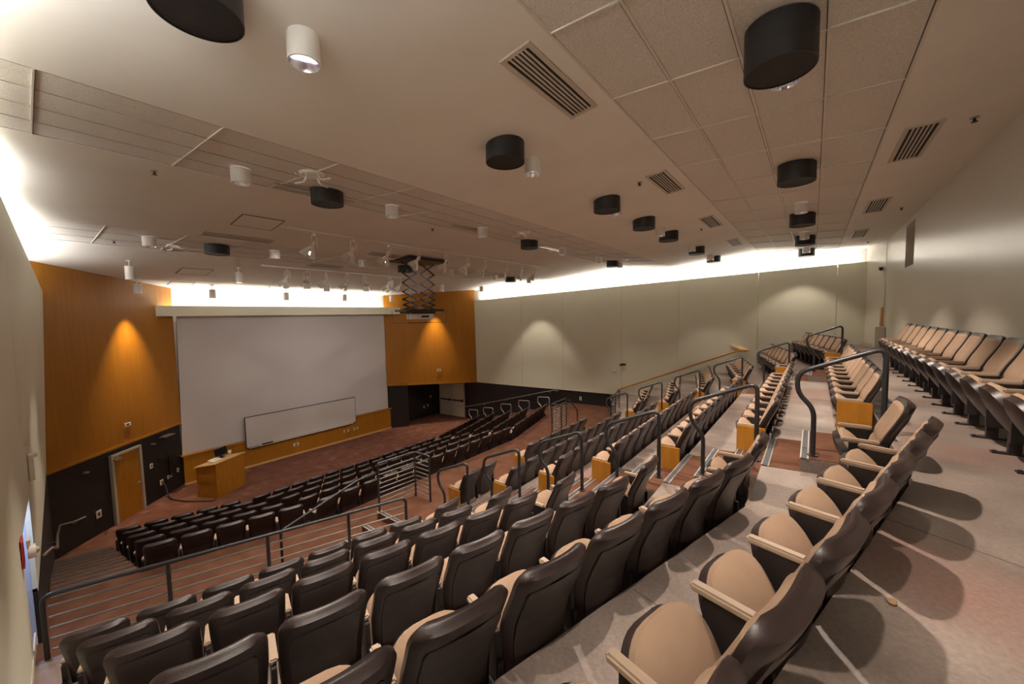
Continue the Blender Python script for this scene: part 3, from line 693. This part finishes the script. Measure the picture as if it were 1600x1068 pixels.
def vent(x0, x1, y0, y1, n, label, lit=False):
    xc, yc = (x0 + x1) / 2, (y0 + y1) / 2; a = cslope(yc); root = empty('air_vent', (xc, yc, cz(yc))); root.rotation_euler = (a, 0, 0)
    tag(root, label, 'air vent'); lx, ly = x1 - x0, (y1 - y0) / math.cos(a)
    bm = bmesh.new(); fwid = .045
    box(bm, (0, ly / 2 - fwid / 2, -.008), (lx, fwid, .02)); box(bm, (0, -ly / 2 + fwid / 2, -.008), (lx, fwid, .02))
    box(bm, (lx / 2 - fwid / 2, 0, -.008), (fwid, ly - 2 * fwid, .02)); box(bm, (-lx / 2 + fwid / 2, 0, -.008), (fwid, ly - 2 * fwid, .02))
    part('vent_frame', bm, 'vent', root, False)
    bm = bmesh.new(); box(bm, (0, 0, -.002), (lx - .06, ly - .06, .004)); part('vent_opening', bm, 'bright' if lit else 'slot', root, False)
    pit = (ly - 2 * fwid) / n
    for q in range(n - 1):
        bm = bmesh.new(); box(bm, (0, -ly / 2 + fwid + pit * (q + 1), -.008), (lx - 2 * fwid + .01, pit * .46, .014)); part('slat', bm, 'vent', root, False)
xs = [(2.78, 4.09), (6.57, 7.79), (10.32, 11.66), (14.12, 15.45)]
for n, (a, b) in enumerate(xs): vent(a, b, 1.96, 2.29, 6, 'slatted air vent on the rear plaster slope, %s from the left wall' % ORD[n])
xs = [(6.85, 8.25), (10.78, 12.15), (14.55, 16.0)]
for n, (a, b) in enumerate(xs): vent(a, b, -1.17, -.82, 6, 'slatted air vent in the ceiling above the rear wall chairs, %s from left' % ORD[n])
for a, b, c, d, lab, lit in ((2.34, 3.68, 9.96, 10.27, 'long slot vent left of the track lights', False), (2.18, 3.45, 13.0, 13.40, 'long slot vent near the stage above the podium', False),
                             (2.53, 3.85, 6.70, 7.00, 'long slot vent partly behind the leftmost middle black drum', False), (6.10, 7.12, 9.85, 10.2, 'dark slot vent behind the middle track light heads', False),
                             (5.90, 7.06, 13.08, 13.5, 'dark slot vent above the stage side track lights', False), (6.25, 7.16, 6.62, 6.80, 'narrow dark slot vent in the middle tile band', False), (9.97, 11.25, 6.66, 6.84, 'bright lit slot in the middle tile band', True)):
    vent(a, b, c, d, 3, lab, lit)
def access(x0, x1, y0, y1, label):
    xc, yc = (x0 + x1) / 2, (y0 + y1) / 2; a = cslope(yc); root = empty('access_panel', (xc, yc, cz(yc))); root.rotation_euler = (a, 0, 0); tag(root, label, 'access panel')
    lx, ly = x1 - x0, y1 - y0; bm = bmesh.new(); box(bm, (0, 0, -.007), (lx, ly, .008)); part('panel_board', bm, 'plaster', root, False)
    bm = bmesh.new()
    for c, s in (((0, ly / 2, -.009), (lx, .02, .008)), ((0, -ly / 2, -.009), (lx, .02, .008)), ((lx / 2, 0, -.009), (.02, ly, .008)), ((-lx / 2, 0, -.009), (.02, ly, .008))): box(bm, c, s)
    part('panel_gap', bm, 'tgap', root, False)
access(2.63, 3.36, 8.55, 9.28, 'square ceiling access panel left of the track light end'); access(2.98, 3.75, 15.15, 16.05, 'faint ceiling access panel above the podium'); access(3.10, 3.75, 17.45, 18.1, 'faint ceiling access panel nearest the screen header')
def sprinkler(x, y, label):
    z = cz(y); root = empty('sprinkler', (x, y, z)); tag(root, label, 'sprinkler', 'ceiling sprinkler heads')
    bm = bmesh.new(); cyl(bm, (0, 0, 0), (0, 0, -.012), .042, seg=16); part('escutcheon', bm, 'steelb', root)
    bm = bmesh.new(); cyl(bm, (0, 0, -.01), (0, 0, -.05), .014, seg=10); cyl(bm, (0, 0, -.05), (0, 0, -.055), .03, seg=12); part('sprinkler_head', bm, 'blackm', root)
for x, y, lab in ((1.23, 7.41, 'small sprinkler head under the left end of the middle tile band'), (7.08, -1.43, 'small sprinkler head nearest the rear wall, beside the nearest rear vent'), (6.74, 2.44, 'small sprinkler head left of the second rear slope vent'),
                  (12.13, -1.46, 'small sprinkler head above the rear wall beside the middle rear vent'), (17.30, -1.34, 'small sprinkler head near the far corner pier'), (1.28, 12.41, 'small sprinkler head left of the leftmost stage side downlight'), (1.79, 17.8, 'small sprinkler head close to the left amber panel'),
                  (11.50, 2.46, 'small sprinkler head left of the third rear slope vent'), (6.22, 7.34, 'small sprinkler head above the track lights'), (6.18, 17.6, 'small sprinkler head close above the screen header')): sprinkler(x, y, lab)
def ringmic(x, y, label):
    z = cz(y); root = empty('ceiling_antenna', (x, y, z)); tag(root, label, 'ceiling device', 'white four-armed ceiling devices')
    bm = bmesh.new(); cyl(bm, (0, 0, 0), (0, 0, -.035), .17, .15, seg=28); part('base_disc', bm, 'whitem', root)
    for q in range(4):
        a = q * math.pi / 2 + .4; c, s = math.cos(a), math.sin(a); bm = bmesh.new()
        tube(bm, [(c * .10, s * .10, -.03), (c * .15, s * .15, -.10), (c * .30, s * .30, -.10)], .013, 8, .03); part('arm', bm, 'whitem', root)
for n, (x, y) in enumerate(((2.61, 5.63), (2.29, 12.11), (7.70, 5.68), (13.98, 5.57))):
    ringmic(x, y, ['white four-armed ceiling device in the middle tile band, nearest', 'white four-armed ceiling device in the stage side tile band', 'white four-armed ceiling device beside the middle black drum', 'white four-armed ceiling device close to the far wall'][n])
def pendant(x, y, zt, label, hd=.55, body=.30, r=.105):
    root = empty('pendant_light', (x, y, zt)); tag(root, label, 'pendant light', 'white pendant spotlights')
    bm = bmesh.new(); cyl(bm, (0, 0, .01), (0, 0, -.03), .065, seg=20); part('canopy', bm, 'whitem', root)
    bm = bmesh.new(); cyl(bm, (0, 0, -.03), (0, 0, -hd + body), .014, seg=10); part('stem', bm, 'whitem', root)
    bm = bmesh.new(); cyl(bm, (0, 0, -hd + body), (0, 0, -hd), r, seg=28); cyl(bm, (0, 0, -hd), (0, 0, -hd - .004), r * .85, seg=24, mi=1); part('lamp_housing', bm, ['whitem', 'chrome'], root)
PN = [(1.77, 14.69, .52, .36), (2.20, 17.10, .50, .30), (4.26, 14.57, .48, .33), (4.32, 17.8, .50, .33), (6.88, 17.8, .52, .33), (9.48, 17.8, .50, .32), (12.1, 17.8, .48, .30), (15.1, 14.0, .45, .28), (7.22, 14.88, .60, .34), (9.78, 14.40, .48, .36), (12.58, 14.29, .50, .34)]
for n, (x, y, hd, b) in enumerate(PN):
    pendant(x, y, cz(y), ['white pendant spotlight in front of the left amber panel, nearest', 'white pendant spotlight close against the left amber panel', 'white pendant spotlight left of the stage side track lights', 'white pendant spotlight hanging before the screen cove, leftmost', 'white pendant spotlight hanging before the screen cove, second', 'white pendant spotlight hanging before the screen cove, third', 'white pendant spotlight hanging before the screen cove, rightmost', 'white pendant spotlight before the far cove beside the right amber panel', 'white pendant spotlight under the stage side track', 'white pendant spotlight left of the projector lift', 'white pendant spotlight right of the projector lift'][n], hd, b)
for n, (x, y, tx, ty) in enumerate(((2.22, 17.00, 1.98, 17.24), (14.16, 16.70, 14.33, 16.95))):
    o = lamp('pendant_lamp', 'SPOT', (x, y, cz(y) - .55), 420, (1, .76, .48), spot_size=math.radians(56), spot_blend=1.0, shadow_soft_size=.03); aim(o, (tx, ty, -2.2))
def track(p0, p1, label):
    root = empty('light_track', p0); tag(root, label, 'track'); d = Vector(p1) - Vector(p0)
    bm = bmesh.new(); a = math.atan2(d.y, d.x); box(bm, d / 2, (d.length, .05, .034), rz=a); part('track_bar', bm, 'whitem', root, False)
    bm = bmesh.new(); box(bm, (0, 0, 0), (.06, .045, .04), rz=a); box(bm, d, (.06, .045, .04), rz=a); part('end_cap', bm, 'whitem', root, False)
track((3.42, 8.87, cz(8.87) - .024), (13.84, 8.77, cz(8.77) - .024), 'long white ceiling track carrying the nearer track light heads')
track((4.70, 13.85, cz(13.9) - .026), (10.48, 14.02, cz(14.0) - .026), 'white ceiling track carrying the track light heads near the stage')
def head(x, y, z, rz, s, label, group):
    root = empty('track_light', (x, y, z), rz); s *= .86; root.scale = (s, s, s); tag(root, label, 'track light', group)
    bm = bmesh.new(); box(bm, (0, 0, -.02), (.05, .035, .05)); tube(bm, [(-.09, 0, -.30), (-.10, 0, -.06), (0, 0, -.04), (.10, 0, -.06), (.09, 0, -.30)], .009, 8, .05); part('yoke', bm, 'whitem', root)
    Rm = Matrix.Rotation(math.radians(38), 4, 'X'); bm = bmesh.new()
    cyl(bm, (0, 0, .06), (0, 0, -.10), .035, .045, 16); cyl(bm, (0, 0, -.10), (0, 0, -.17), .05, .095, 20); bmesh.ops.transform(bm, matrix=Matrix.Translation((0, .02, -.24)) @ Rm, verts=bm.verts[:]); part('lamp_housing', bm, 'whitem', root)
    bm = bmesh.new(); cyl(bm, (0, 0, -.172), (0, 0, -.176), .08, seg=20); bmesh.ops.transform(bm, matrix=Matrix.Translation((0, .02, -.24)) @ Rm, verts=bm.verts[:]); part('lamp_lens', bm, 'chrome', root)
    for q in range(4):
        bm = bmesh.new(); a = q * math.pi / 2; Rz = Matrix.Rotation(a, 4, 'Z')
        vs = [bm.verts.new(Rz @ Vector(p)) for p in ((-.07, .09, -.17), (.07, .09, -.17), (.10, .16, -.32), (-.10, .16, -.32))]; f = bm.faces.new(vs)
        bmesh.ops.solidify(bm, geom=[f], thickness=.004)
        bmesh.ops.transform(bm, matrix=Matrix.Translation((0, .02, -.24)) @ Rm, verts=bm.verts[:]); part('barn_door', bm, 'whitem', root, False)
H1 = [4.08, 5.01, 5.99, 6.98, 8.02, 8.93, 9.77, 10.94, 11.90, 12.80]; H2 = [5.46, 6.10, 6.78, 7.58, 8.31, 9.39, 9.98]
for n, x in enumerate(H1): head(x, 8.86, cz(8.86) - .070, .25 if n % 3 else .5, 1.12, 'white track light with barn doors on the nearer track, %s from left' % ORD[n], 'track lights on the nearer track')
for n, x in enumerate(H2): head(x, 13.95, cz(13.95) - .074, (.2, 2.6, 1.2, .6, 2.9, .4, 1.0)[n], 1.25, 'white track light with barn doors on the stage side track, %s from left' % ORD[n], 'track lights on the stage side track')
for x in (4.08, 5.99, 8.02, 9.77, 11.90):
    o = lamp('track_lamp', 'SPOT', (x, 9.05, cz(8.86) - .42), 125, (1, .93, .86), spot_size=math.radians(62), spot_blend=.8, shadow_soft_size=.05); aim(o, (x + (7.75 - x) * .25, 18.6, -1.2))
# projector on its scissor lift
lx, ly = 8.0, 10.2; lz = cz(ly); root = empty('projector_lift', (lx, ly, lz)); tag(root, 'black scissor lift lowering a projector from the ceiling', 'projector lift')
bm = bmesh.new(); box(bm, (0, 0, -.03), (1.55, 1.2, .05)); part('ceiling_plate', bm, 'blackm', root, False)
levels = [(-.06, .36), (-.41, .33), (-.74, .28), (-1.02, .24), (-1.26, .18), (-1.44, .15)]
for sx in (-.36, .36):
    for yy in (0,):
        for q, (zt, hh) in enumerate(levels):
            hw2 = .29
            bm = bmesh.new()
            for s in (1, -1): tube(bm, [(sx - hw2 * s, yy + .012 * s, zt), (sx + hw2 * s, yy + .016 * s, zt - hh)], .024, 6)
            part('scissor_arm', bm, 'blackm', root, False)
for n, (c, s) in enumerate((((0, 0, -1.62), (1.30, .80, .06)), ((-.42, 0, -1.67), (.30, .6, .06)), ((.42, 0, -1.67), (.30, .6, .06)))):
    pass
bm = bmesh.new(); box(bm, (0, 0, -1.62), (1.40, .80, .07)); box(bm, (-.35, 0, -1.68), (.45, .6, .06)); box(bm, (.15, 0, -1.69), (.6, .5, .07)); part('carriage', bm, 'blackm', root, False)
bm = bmesh.new(); tube(bm, [(-.78, -.42, -1.60), (-.78, -.42, -2.02), (.78, -.42, -2.02), (.78, -.42, -1.60)], .007, 6); tube(bm, [(-.78, .42, -1.60), (-.78, .42, -2.02), (.78, .42, -2.02), (.78, .42, -1.60)], .007, 6); part('guard_frame', bm, 'blackm', root, False)
root = empty('projector', (lx, ly, lz - 1.90)); tag(root, 'white box projector hanging under the black scissor lift', 'projector')
bm = bmesh.new(); box(bm, (0, 0, .08), (.74, .52, .17)); bmesh.ops.bevel(bm, geom=bm.edges[:], offset=.02, segments=2, affect='EDGES'); part('projector_body', bm, 'whitem', root)
bm = bmesh.new(); cyl(bm, (.12, .26, .08), (.12, .32, .08), .055, seg=20); part('lens', bm, 'scr', root)
bm = bmesh.new(); box(bm, (0, -.262, .08), (.30, .006, .07)); part('connector_panel', bm, 'blackm', root, False)
# ================================================================== STAGE THINGS
# podium
P0, P1, P2 = Vector((3.28, 16.956)), Vector((3.678, 16.241)), Vector((4.687, 16.80)); P3 = P0 + (P2 - P1)
root = empty('podium', (0, 0, 0)); tag(root, 'amber wood lectern podium with sloped top on the stage carpet', 'podium')
bm = bmesh.new(); hl, hr = 1.05, 1.22
prism(bm, [P0, P1, P2, P3], ZS, [ZS + hl, ZS + hr, ZS + hr, ZS + hl]); part('podium_body', bm, 'woodend', root, False)
bm = bmesh.new(); e = (P1 - P0).normalized(); f = (P2 - P1).normalized()
Q = [P0 - e * .05 - f * .04, P1 + e * .03 - f * .04, P2 + e * .03 + f * .04, P3 - e * .05 + f * .04]
prism(bm, Q, [ZS + hl, ZS + hr, ZS + hr, ZS + hl], [ZS + hl + .035, ZS + hr + .035, ZS + hr + .035, ZS + hl + .035]); part('podium_top', bm, 'woodlt', root, False)
mid = (P0 + P1) / 2; nrm = Vector((-f.x, -f.y))
rz = math.atan2(e.y, e.x)
bm = bmesh.new(); c = mid + nrm * .008 - e * .05; box(bm, (c.x, c.y, ZS + .68), (.56, .012, .24), rz=rz); dr = part('drawer', bm, 'wood', root, False)
bm = bmesh.new(); c = mid + nrm * .02 - e * .05; cyl(bm, (c.x, c.y, ZS + .70), (c.x + nrm.x * .03, c.y + nrm.y * .03, ZS + .70), .018, seg=12); part('knob', bm, 'steelb', dr)
c = (P0 + P2) / 2 + f * .10; zt = ZS + (hl + hr) / 2 + .075
root = empty('monitor', (c.x, c.y, zt), math.atan2(f.y, f.x)); tag(root, 'black flat monitor standing on the amber podium', 'monitor')
bm = bmesh.new(); box(bm, (0, .08, .22), (.46, .035, .27), rot=Matrix.Rotation(-.18, 3, 'X')); part('screen', bm, 'scr', root, False)
bm = bmesh.new(); box(bm, (0, .08, .05), (.06, .04, .10)); box(bm, (0, .06, .008), (.22, .16, .016)); part('stand', bm, 'blackm', root, False)
c2 = c + f * .28; bm = bmesh.new(); cyl(bm, (0, 0, 0), (0, 0, .13), .045, .055, 16)
tag(link('paper_cup', mesh('paper_cup', bm, 'plate', True), None, (c2.x, c2.y, zt + .03)), 'small white cup standing on the podium in front of the monitor', 'cup')
c3 = c - f * .32; bm = bmesh.new(); box(bm, (0, 0, .012), (.36, .24, .02)); o = link('desk_tablet', mesh('desk_tablet', bm, 'plate'), None, (c3.x, c3.y, zt + .015), math.atan2(f.y, f.x)); tag(o, 'flat pale tablet lying on the podium beside the monitor', 'tablet'); o.rotation_euler = (.20, 0, math.atan2(f.y, f.x))
# whiteboard
root = empty('whiteboard', (7.72, YS - .18, -4.02)); tag(root, 'long low whiteboard mounted below the projection screen', 'whiteboard')
bm = bmesh.new(); box(bm, (0, .0, .64), (4.86, .05, 1.28)); part('board_face', bm, 'board', root, False)
bm = bmesh.new(); 
for c, s in (((0, -.005, 1.288), (4.89, .06, .022)), ((-2.438, -.005, .64), (.018, .06, 1.30)), ((2.438, -.005, .64), (.012, .06, 1.30)), ((0, -.005, -.006), (4.89, .06, .012))): box(bm, c, s)
part('board_frame', bm, 'frame', root, False)
bm = bmesh.new(); box(bm, (-.05, -.06, -.02), (4.6, .09, .02)); part('pen_tray', bm, 'plate', root, False)
for n, x in enumerate((-2.3, -2.22, -2.12, -2.02)):
    bm = bmesh.new(); cyl(bm, (-.05, 0, 0), (.05, 0, 0), .012, seg=10); tag(link('marker_pen', mesh('marker_pen', bm, 'blackm'), None, (7.72 + x, YS - .25, -4.017)), 'dark marker pen lying at the left end of the whiteboard tray', 'pen', 'marker pens on the whiteboard tray')
bm = bmesh.new(); box(bm, (0, 0, 0), (.42, .05, .05)); tag(link('board_eraser', mesh('board_eraser', bm, 'frame'), None, (6.05, YS - .262, -3.995)), 'dark board eraser resting on the whiteboard tray near its left end', 'eraser')
# left splay door with closer
def LS(s, z, off=0):   # along the left splay base, s metres from the left wall corner
    d = Vector((.7071, .7071)); n = Vector((.7071, -.7071)); p = Vector((-.05, 15.47)) + d * s + n * off; return (p.x, p.y, z)
root = empty('door_2', LS(0, ZS)); root.location = (0, 0, 0); root['kind'] = 'structure'; root['label'] = 'amber wood door in the black wall left of the podium'
RS = math.pi / 4
bm = bmesh.new(); box(bm, LS(2.30, ZS + 1.05, .03), (.90, .05, 2.10), rz=RS); part('door_leaf', bm, 'woodend', root, False)
bm = bmesh.new(); 
for s in (1.80, 2.80): box(bm, LS(s, ZS + 1.08, .035), (.08, .10, 2.16), rz=RS)
box(bm, LS(2.30, ZS + 2.14, .035), (1.08, .10, .07), rz=RS); part('door_frame', bm, 'trimg', root, False)
bm = bmesh.new(); cyl(bm, LS(2.66, ZS + .98, .05), LS(2.66, ZS + .98, .11), .028, seg=14); tube(bm, [LS(2.66, ZS + .98, .10), LS(2.52, ZS + .98, .11)], .012, 8); part('door_handle', bm, 'steelb', root)
bm = bmesh.new(); box(bm, LS(1.92, ZS + 2.02, .10), (.24, .10, .07), rz=RS); tube(bm, [LS(1.85, ZS + 2.06, .12), LS(1.62, ZS + 2.08, .32), LS(1.98, ZS + 2.14, .10)], .012, 8); part('door_closer', bm, 'steelb', root)
# plates and little devices
def plate(loc, rz, size, label, cat='wall plate', m='plate', group=None, name='wall_plate', t=.02):
    bm = bmesh.new(); box(bm, (0, 0, 0), (size[0], t, size[1])); bmesh.ops.bevel(bm, geom=bm.edges[:], offset=.004, segments=1, affect='EDGES')
    box(bm, (0, -t * .5 - .002, 0), (size[0] * .35, .006, size[1] * .5), mi=1)
    return tag(link(name, mesh(name, bm, [m, 'frame']), None, loc, rz), label, cat, group)
for s, z, sz, lab in ((3.25, -3.62, (.12, .17), 'white switch plate on the black wall right of the amber door'), (3.62, -4.36, (.13, .18), 'white outlet plate where the black cable plugs in'), (3.93, -4.30, (.08, .13), 'white outlet plate, left one of two close together right of the cable'),
                      (4.06, -4.29, (.08, .13), 'white outlet plate, right one of two close together right of the cable'), (4.40, -4.23, (.09, .14), 'white outlet plate on the black wall closest to the wainscot corner'), (1.30, -4.30, (.16, .22), 'white plate on the black wall left of the amber door')): plate(LS(s, z, .012), RS, sz, lab, group='outlet plates on the left black wall')
for s, z in ((2.42, -1.93),): plate(LS(s, z, .012 + .06), RS, (.22, .11), 'small white plate on the left amber panel above the door')
d = Vector((4.22, -2.94)).normalized()
plate((14.55, 17.02, -1.75), math.atan2(d.y, d.x), (.22, .13), 'small white plate on the right amber panel below its light pool')
for s, lab, z in ((3.25, 'small black spotlight fixture on the black wall under the left amber panel', -2.86), (.93, 'small dark fixture on the black wall left of the door', -2.9)):
    bm = bmesh.new(); L0 = Vector(LS(s, z, .12)); box(bm, (0, 0, 0), (.10, .10, .04), rz=RS); tag(link('wall_spotlight', mesh('wall_spotlight', bm, 'steelb'), None, L0), lab, 'spotlight')
root = empty('exit_projector', LS(3.75, -2.72, .05)); root.name = 'wall_bracket_lamp'; tag(root, 'small flat bracket lamp under the left amber panel near the screen', 'lamp')
bm = bmesh.new(); box(bm, (.12, -.12, 0), (.46, .22, .03), rz=RS); part('lamp_body', bm, 'steelb', root, False)
bm = bmesh.new(); box(bm, (0, 0, -.02), (.10, .10, .10), rz=RS); part('bracket', bm, 'blackm', root, False)
# black folding wall shelf / bracket
root = empty('wall_shelf', LS(3.85, -3.55, .02)); tag(root, 'black folded shelf bracket on the black wall near the screen', 'shelf')
bm = bmesh.new(); box(bm, (0, 0, .03), (.62, .06, .16), rz=RS); part('shelf_board', bm, 'frame', root, False)
bm = bmesh.new(); box(bm, (.12, .10, -.35), (.06, .05, .72), rz=RS); part('bracket', bm, 'frame', root, False)
# cable to the podium
bm = bmesh.new(); c = LS(3.62, -4.38, .06); tube(bm, [c, (c[0] + .05, c[1] - .10, -4.5), (2.62, 17.72, -4.80), (2.66, 17.45, -4.88), (2.95, 16.8, -4.885), (3.25, 16.45, -4.885), (3.5, 16.12, -4.885), (3.62, 16.22, -4.885)], .022, 8, .15)
tag(link('power_cable', mesh('power_cable', bm, 'cable', True)), 'black power cable from the wall outlet to the podium foot', 'cable')
for x, w_, lab in ((7.24, .24, 'white double outlet plate on the wainscot below the whiteboard'), (9.55, .08, 'white outlet plate on the wainscot, first of four at right'), (9.75, .08, 'white outlet plate on the wainscot, second of four at right'), (10.08, .09, 'white outlet plate on the wainscot, third of four at right'), (10.26, .09, 'white outlet plate on the wainscot, fourth of four at right')):
    plate((x, YS - .135, -4.42 if x < 8 else -4.40), 0, (w_, .13), lab, group='outlet plates on the wainscot')
for x, z, lab in ((13.7, -4.55, 'white outlet plate low in the alcove beside the pier'), (14.9, -4.25, 'white outlet plate in the alcove, left one of the pair by the door'), (15.2, -4.2, 'white outlet plate in the alcove, right one of the pair by the door'), (15.45, -3.7, 'white switch plate in the alcove beside the double door')):
    plate((x, 18.935, z), 0, (.10, .16), lab, group='plates in the alcove')
plate((XW(9.3) + .02, 9.3, -3.0), math.pi / 2 * -1, (.12, .18), 'white outlet plate on the black far wall above the far landing')
# ================================================================== WALL DEVICES
def dome_cam(loc, dirv, label):
    root = empty('security_camera', loc); tag(root, label, 'camera'); d = Vector(dirv).normalized()
    bm = bmesh.new(); cyl(bm, (0, 0, 0), -d * .05, .05, seg=16); tube(bm, [(0, 0, 0), d * .10], .016, 8); part('mount', bm, 'blackm', root)
    bm = bmesh.new(); a = d.orthogonal().normalized(); b_ = Vector((0, 1, -.15)).normalized() if abs(d.y) < .5 else Vector((-1, .0, -.1)).normalized()
    cyl(bm, d * .12 - b_ * .12, d * .12 + b_ * .16, .045, seg=16); box(bm, d * .12 + b_ * .02 + Vector((0, 0, .055)), (.11, .11, .012)); part('camera_body', bm, 'blackm', root)
dome_cam((17.75, YR, 2.62), (0, 1, 0), 'black security camera on the rear wall beside the corner pier')
dome_cam((XW(7.1), 7.1, -1.13), (-1, 0, 0), 'black security camera on the beige far wall')
bm = bmesh.new(); cyl(bm, (0, 0, 0), (-.06, 0, 0), .07, seg=20); cyl(bm, (-.06, 0, 0), (-.10, 0, 0), .045, seg=16); tag(link('wall_sensor', mesh('wall_sensor', bm, 'plate', True), None, (XW(7.55), 7.55, -1.46)), 'round white sensor on the beige far wall near the camera', 'sensor')
bm = bmesh.new(); cyl(bm, (0, 0, 0), (0, 0, .62), .045, seg=20); tag(link('wall_tube', mesh('wall_tube', bm, 'woodlt', True), None, (17.30, YR + .09, .72)), 'upright tan tube on the rear wall above the white box', 'tube')
bm = bmesh.new(); box(bm, (0, 0, .36), (.40, .24, .72)); bmesh.ops.bevel(bm, geom=bm.edges[:], offset=.02, segments=2, affect='EDGES'); tag(link('wall_cabinet', mesh('wall_cabinet', bm, 'rear'), None, (17.25, YR + .13, .0)), 'white low box cabinet in the far rear corner', 'cabinet')
root = empty('fire_alarm', (XL(6.75) + .005, 6.75, -1.20)); tag(root, 'red and white fire alarm strobe on the left wall', 'alarm')
bm = bmesh.new(); box(bm, (.008, 0, 0), (.016, .22, .30)); part('alarm_box', bm, 'red', root, False)
bm = bmesh.new(); cyl(bm, (.04, 0, -.02), (.10, 0, -.02), .075, seg=20); box(bm, (.05, 0, .10), (.03, .12, .06)); part('strobe', bm, 'plate', root)
bm = bmesh.new(); cyl(bm, (.10, 0, -.02), (.125, 0, -.02), .045, .02, 16); part('strobe_lens', bm, 'chrome', root)
root = empty('control_box', (XL(8.95) + .01, 9.1, -.83)); tag(root, 'small pale box with an open lid on the left wall', 'box')
bm = bmesh.new(); box(bm, (.03, 0, 0), (.05, .22, .34)); part('box_body', bm, 'panel', root, False)
bm = bmesh.new(); box(bm, (.05, 0, .18), (.09, .22, .02)); part('box_lid', bm, 'plate', root, False)
bm = bmesh.new(); cyl(bm, (0, 0, 0), (.03, 0, 0), .03, seg=12); tag(link('door_buzzer', mesh('door_buzzer', bm, 'plate', True), None, (XL(8.9) + .0, 8.9, -.42)), 'tiny round white button above the pale box on the left wall', 'button')
# paper scraps on the near floor
for n, (x, y, s) in enumerate(((1.98, -.72, .05), (1.86, -.55, .03), (2.25, -.30, .025))):
    bm = bmesh.new(); vs = [bm.verts.new((s * math.cos(a) * (1 + .3 * random.random()), s * .7 * math.sin(a), .004 + .010 * random.random())) for a in [i * math.pi / 4 for i in range(8)]]
    f = bm.faces.new(vs); bmesh.ops.solidify(bm, geom=[f], thickness=.003)
    tag(link('paper_scrap', mesh('paper_scrap', bm, 'leaf'), None, (x, y, .003)), ['largest tan paper scrap on the near concrete floor', 'small tan paper scrap beside the largest one on the floor', 'tiny tan scrap on the floor behind the near chair backs'][n], 'scrap')
print('chairs', NCH[0], 'objects', len(bpy.data.objects))
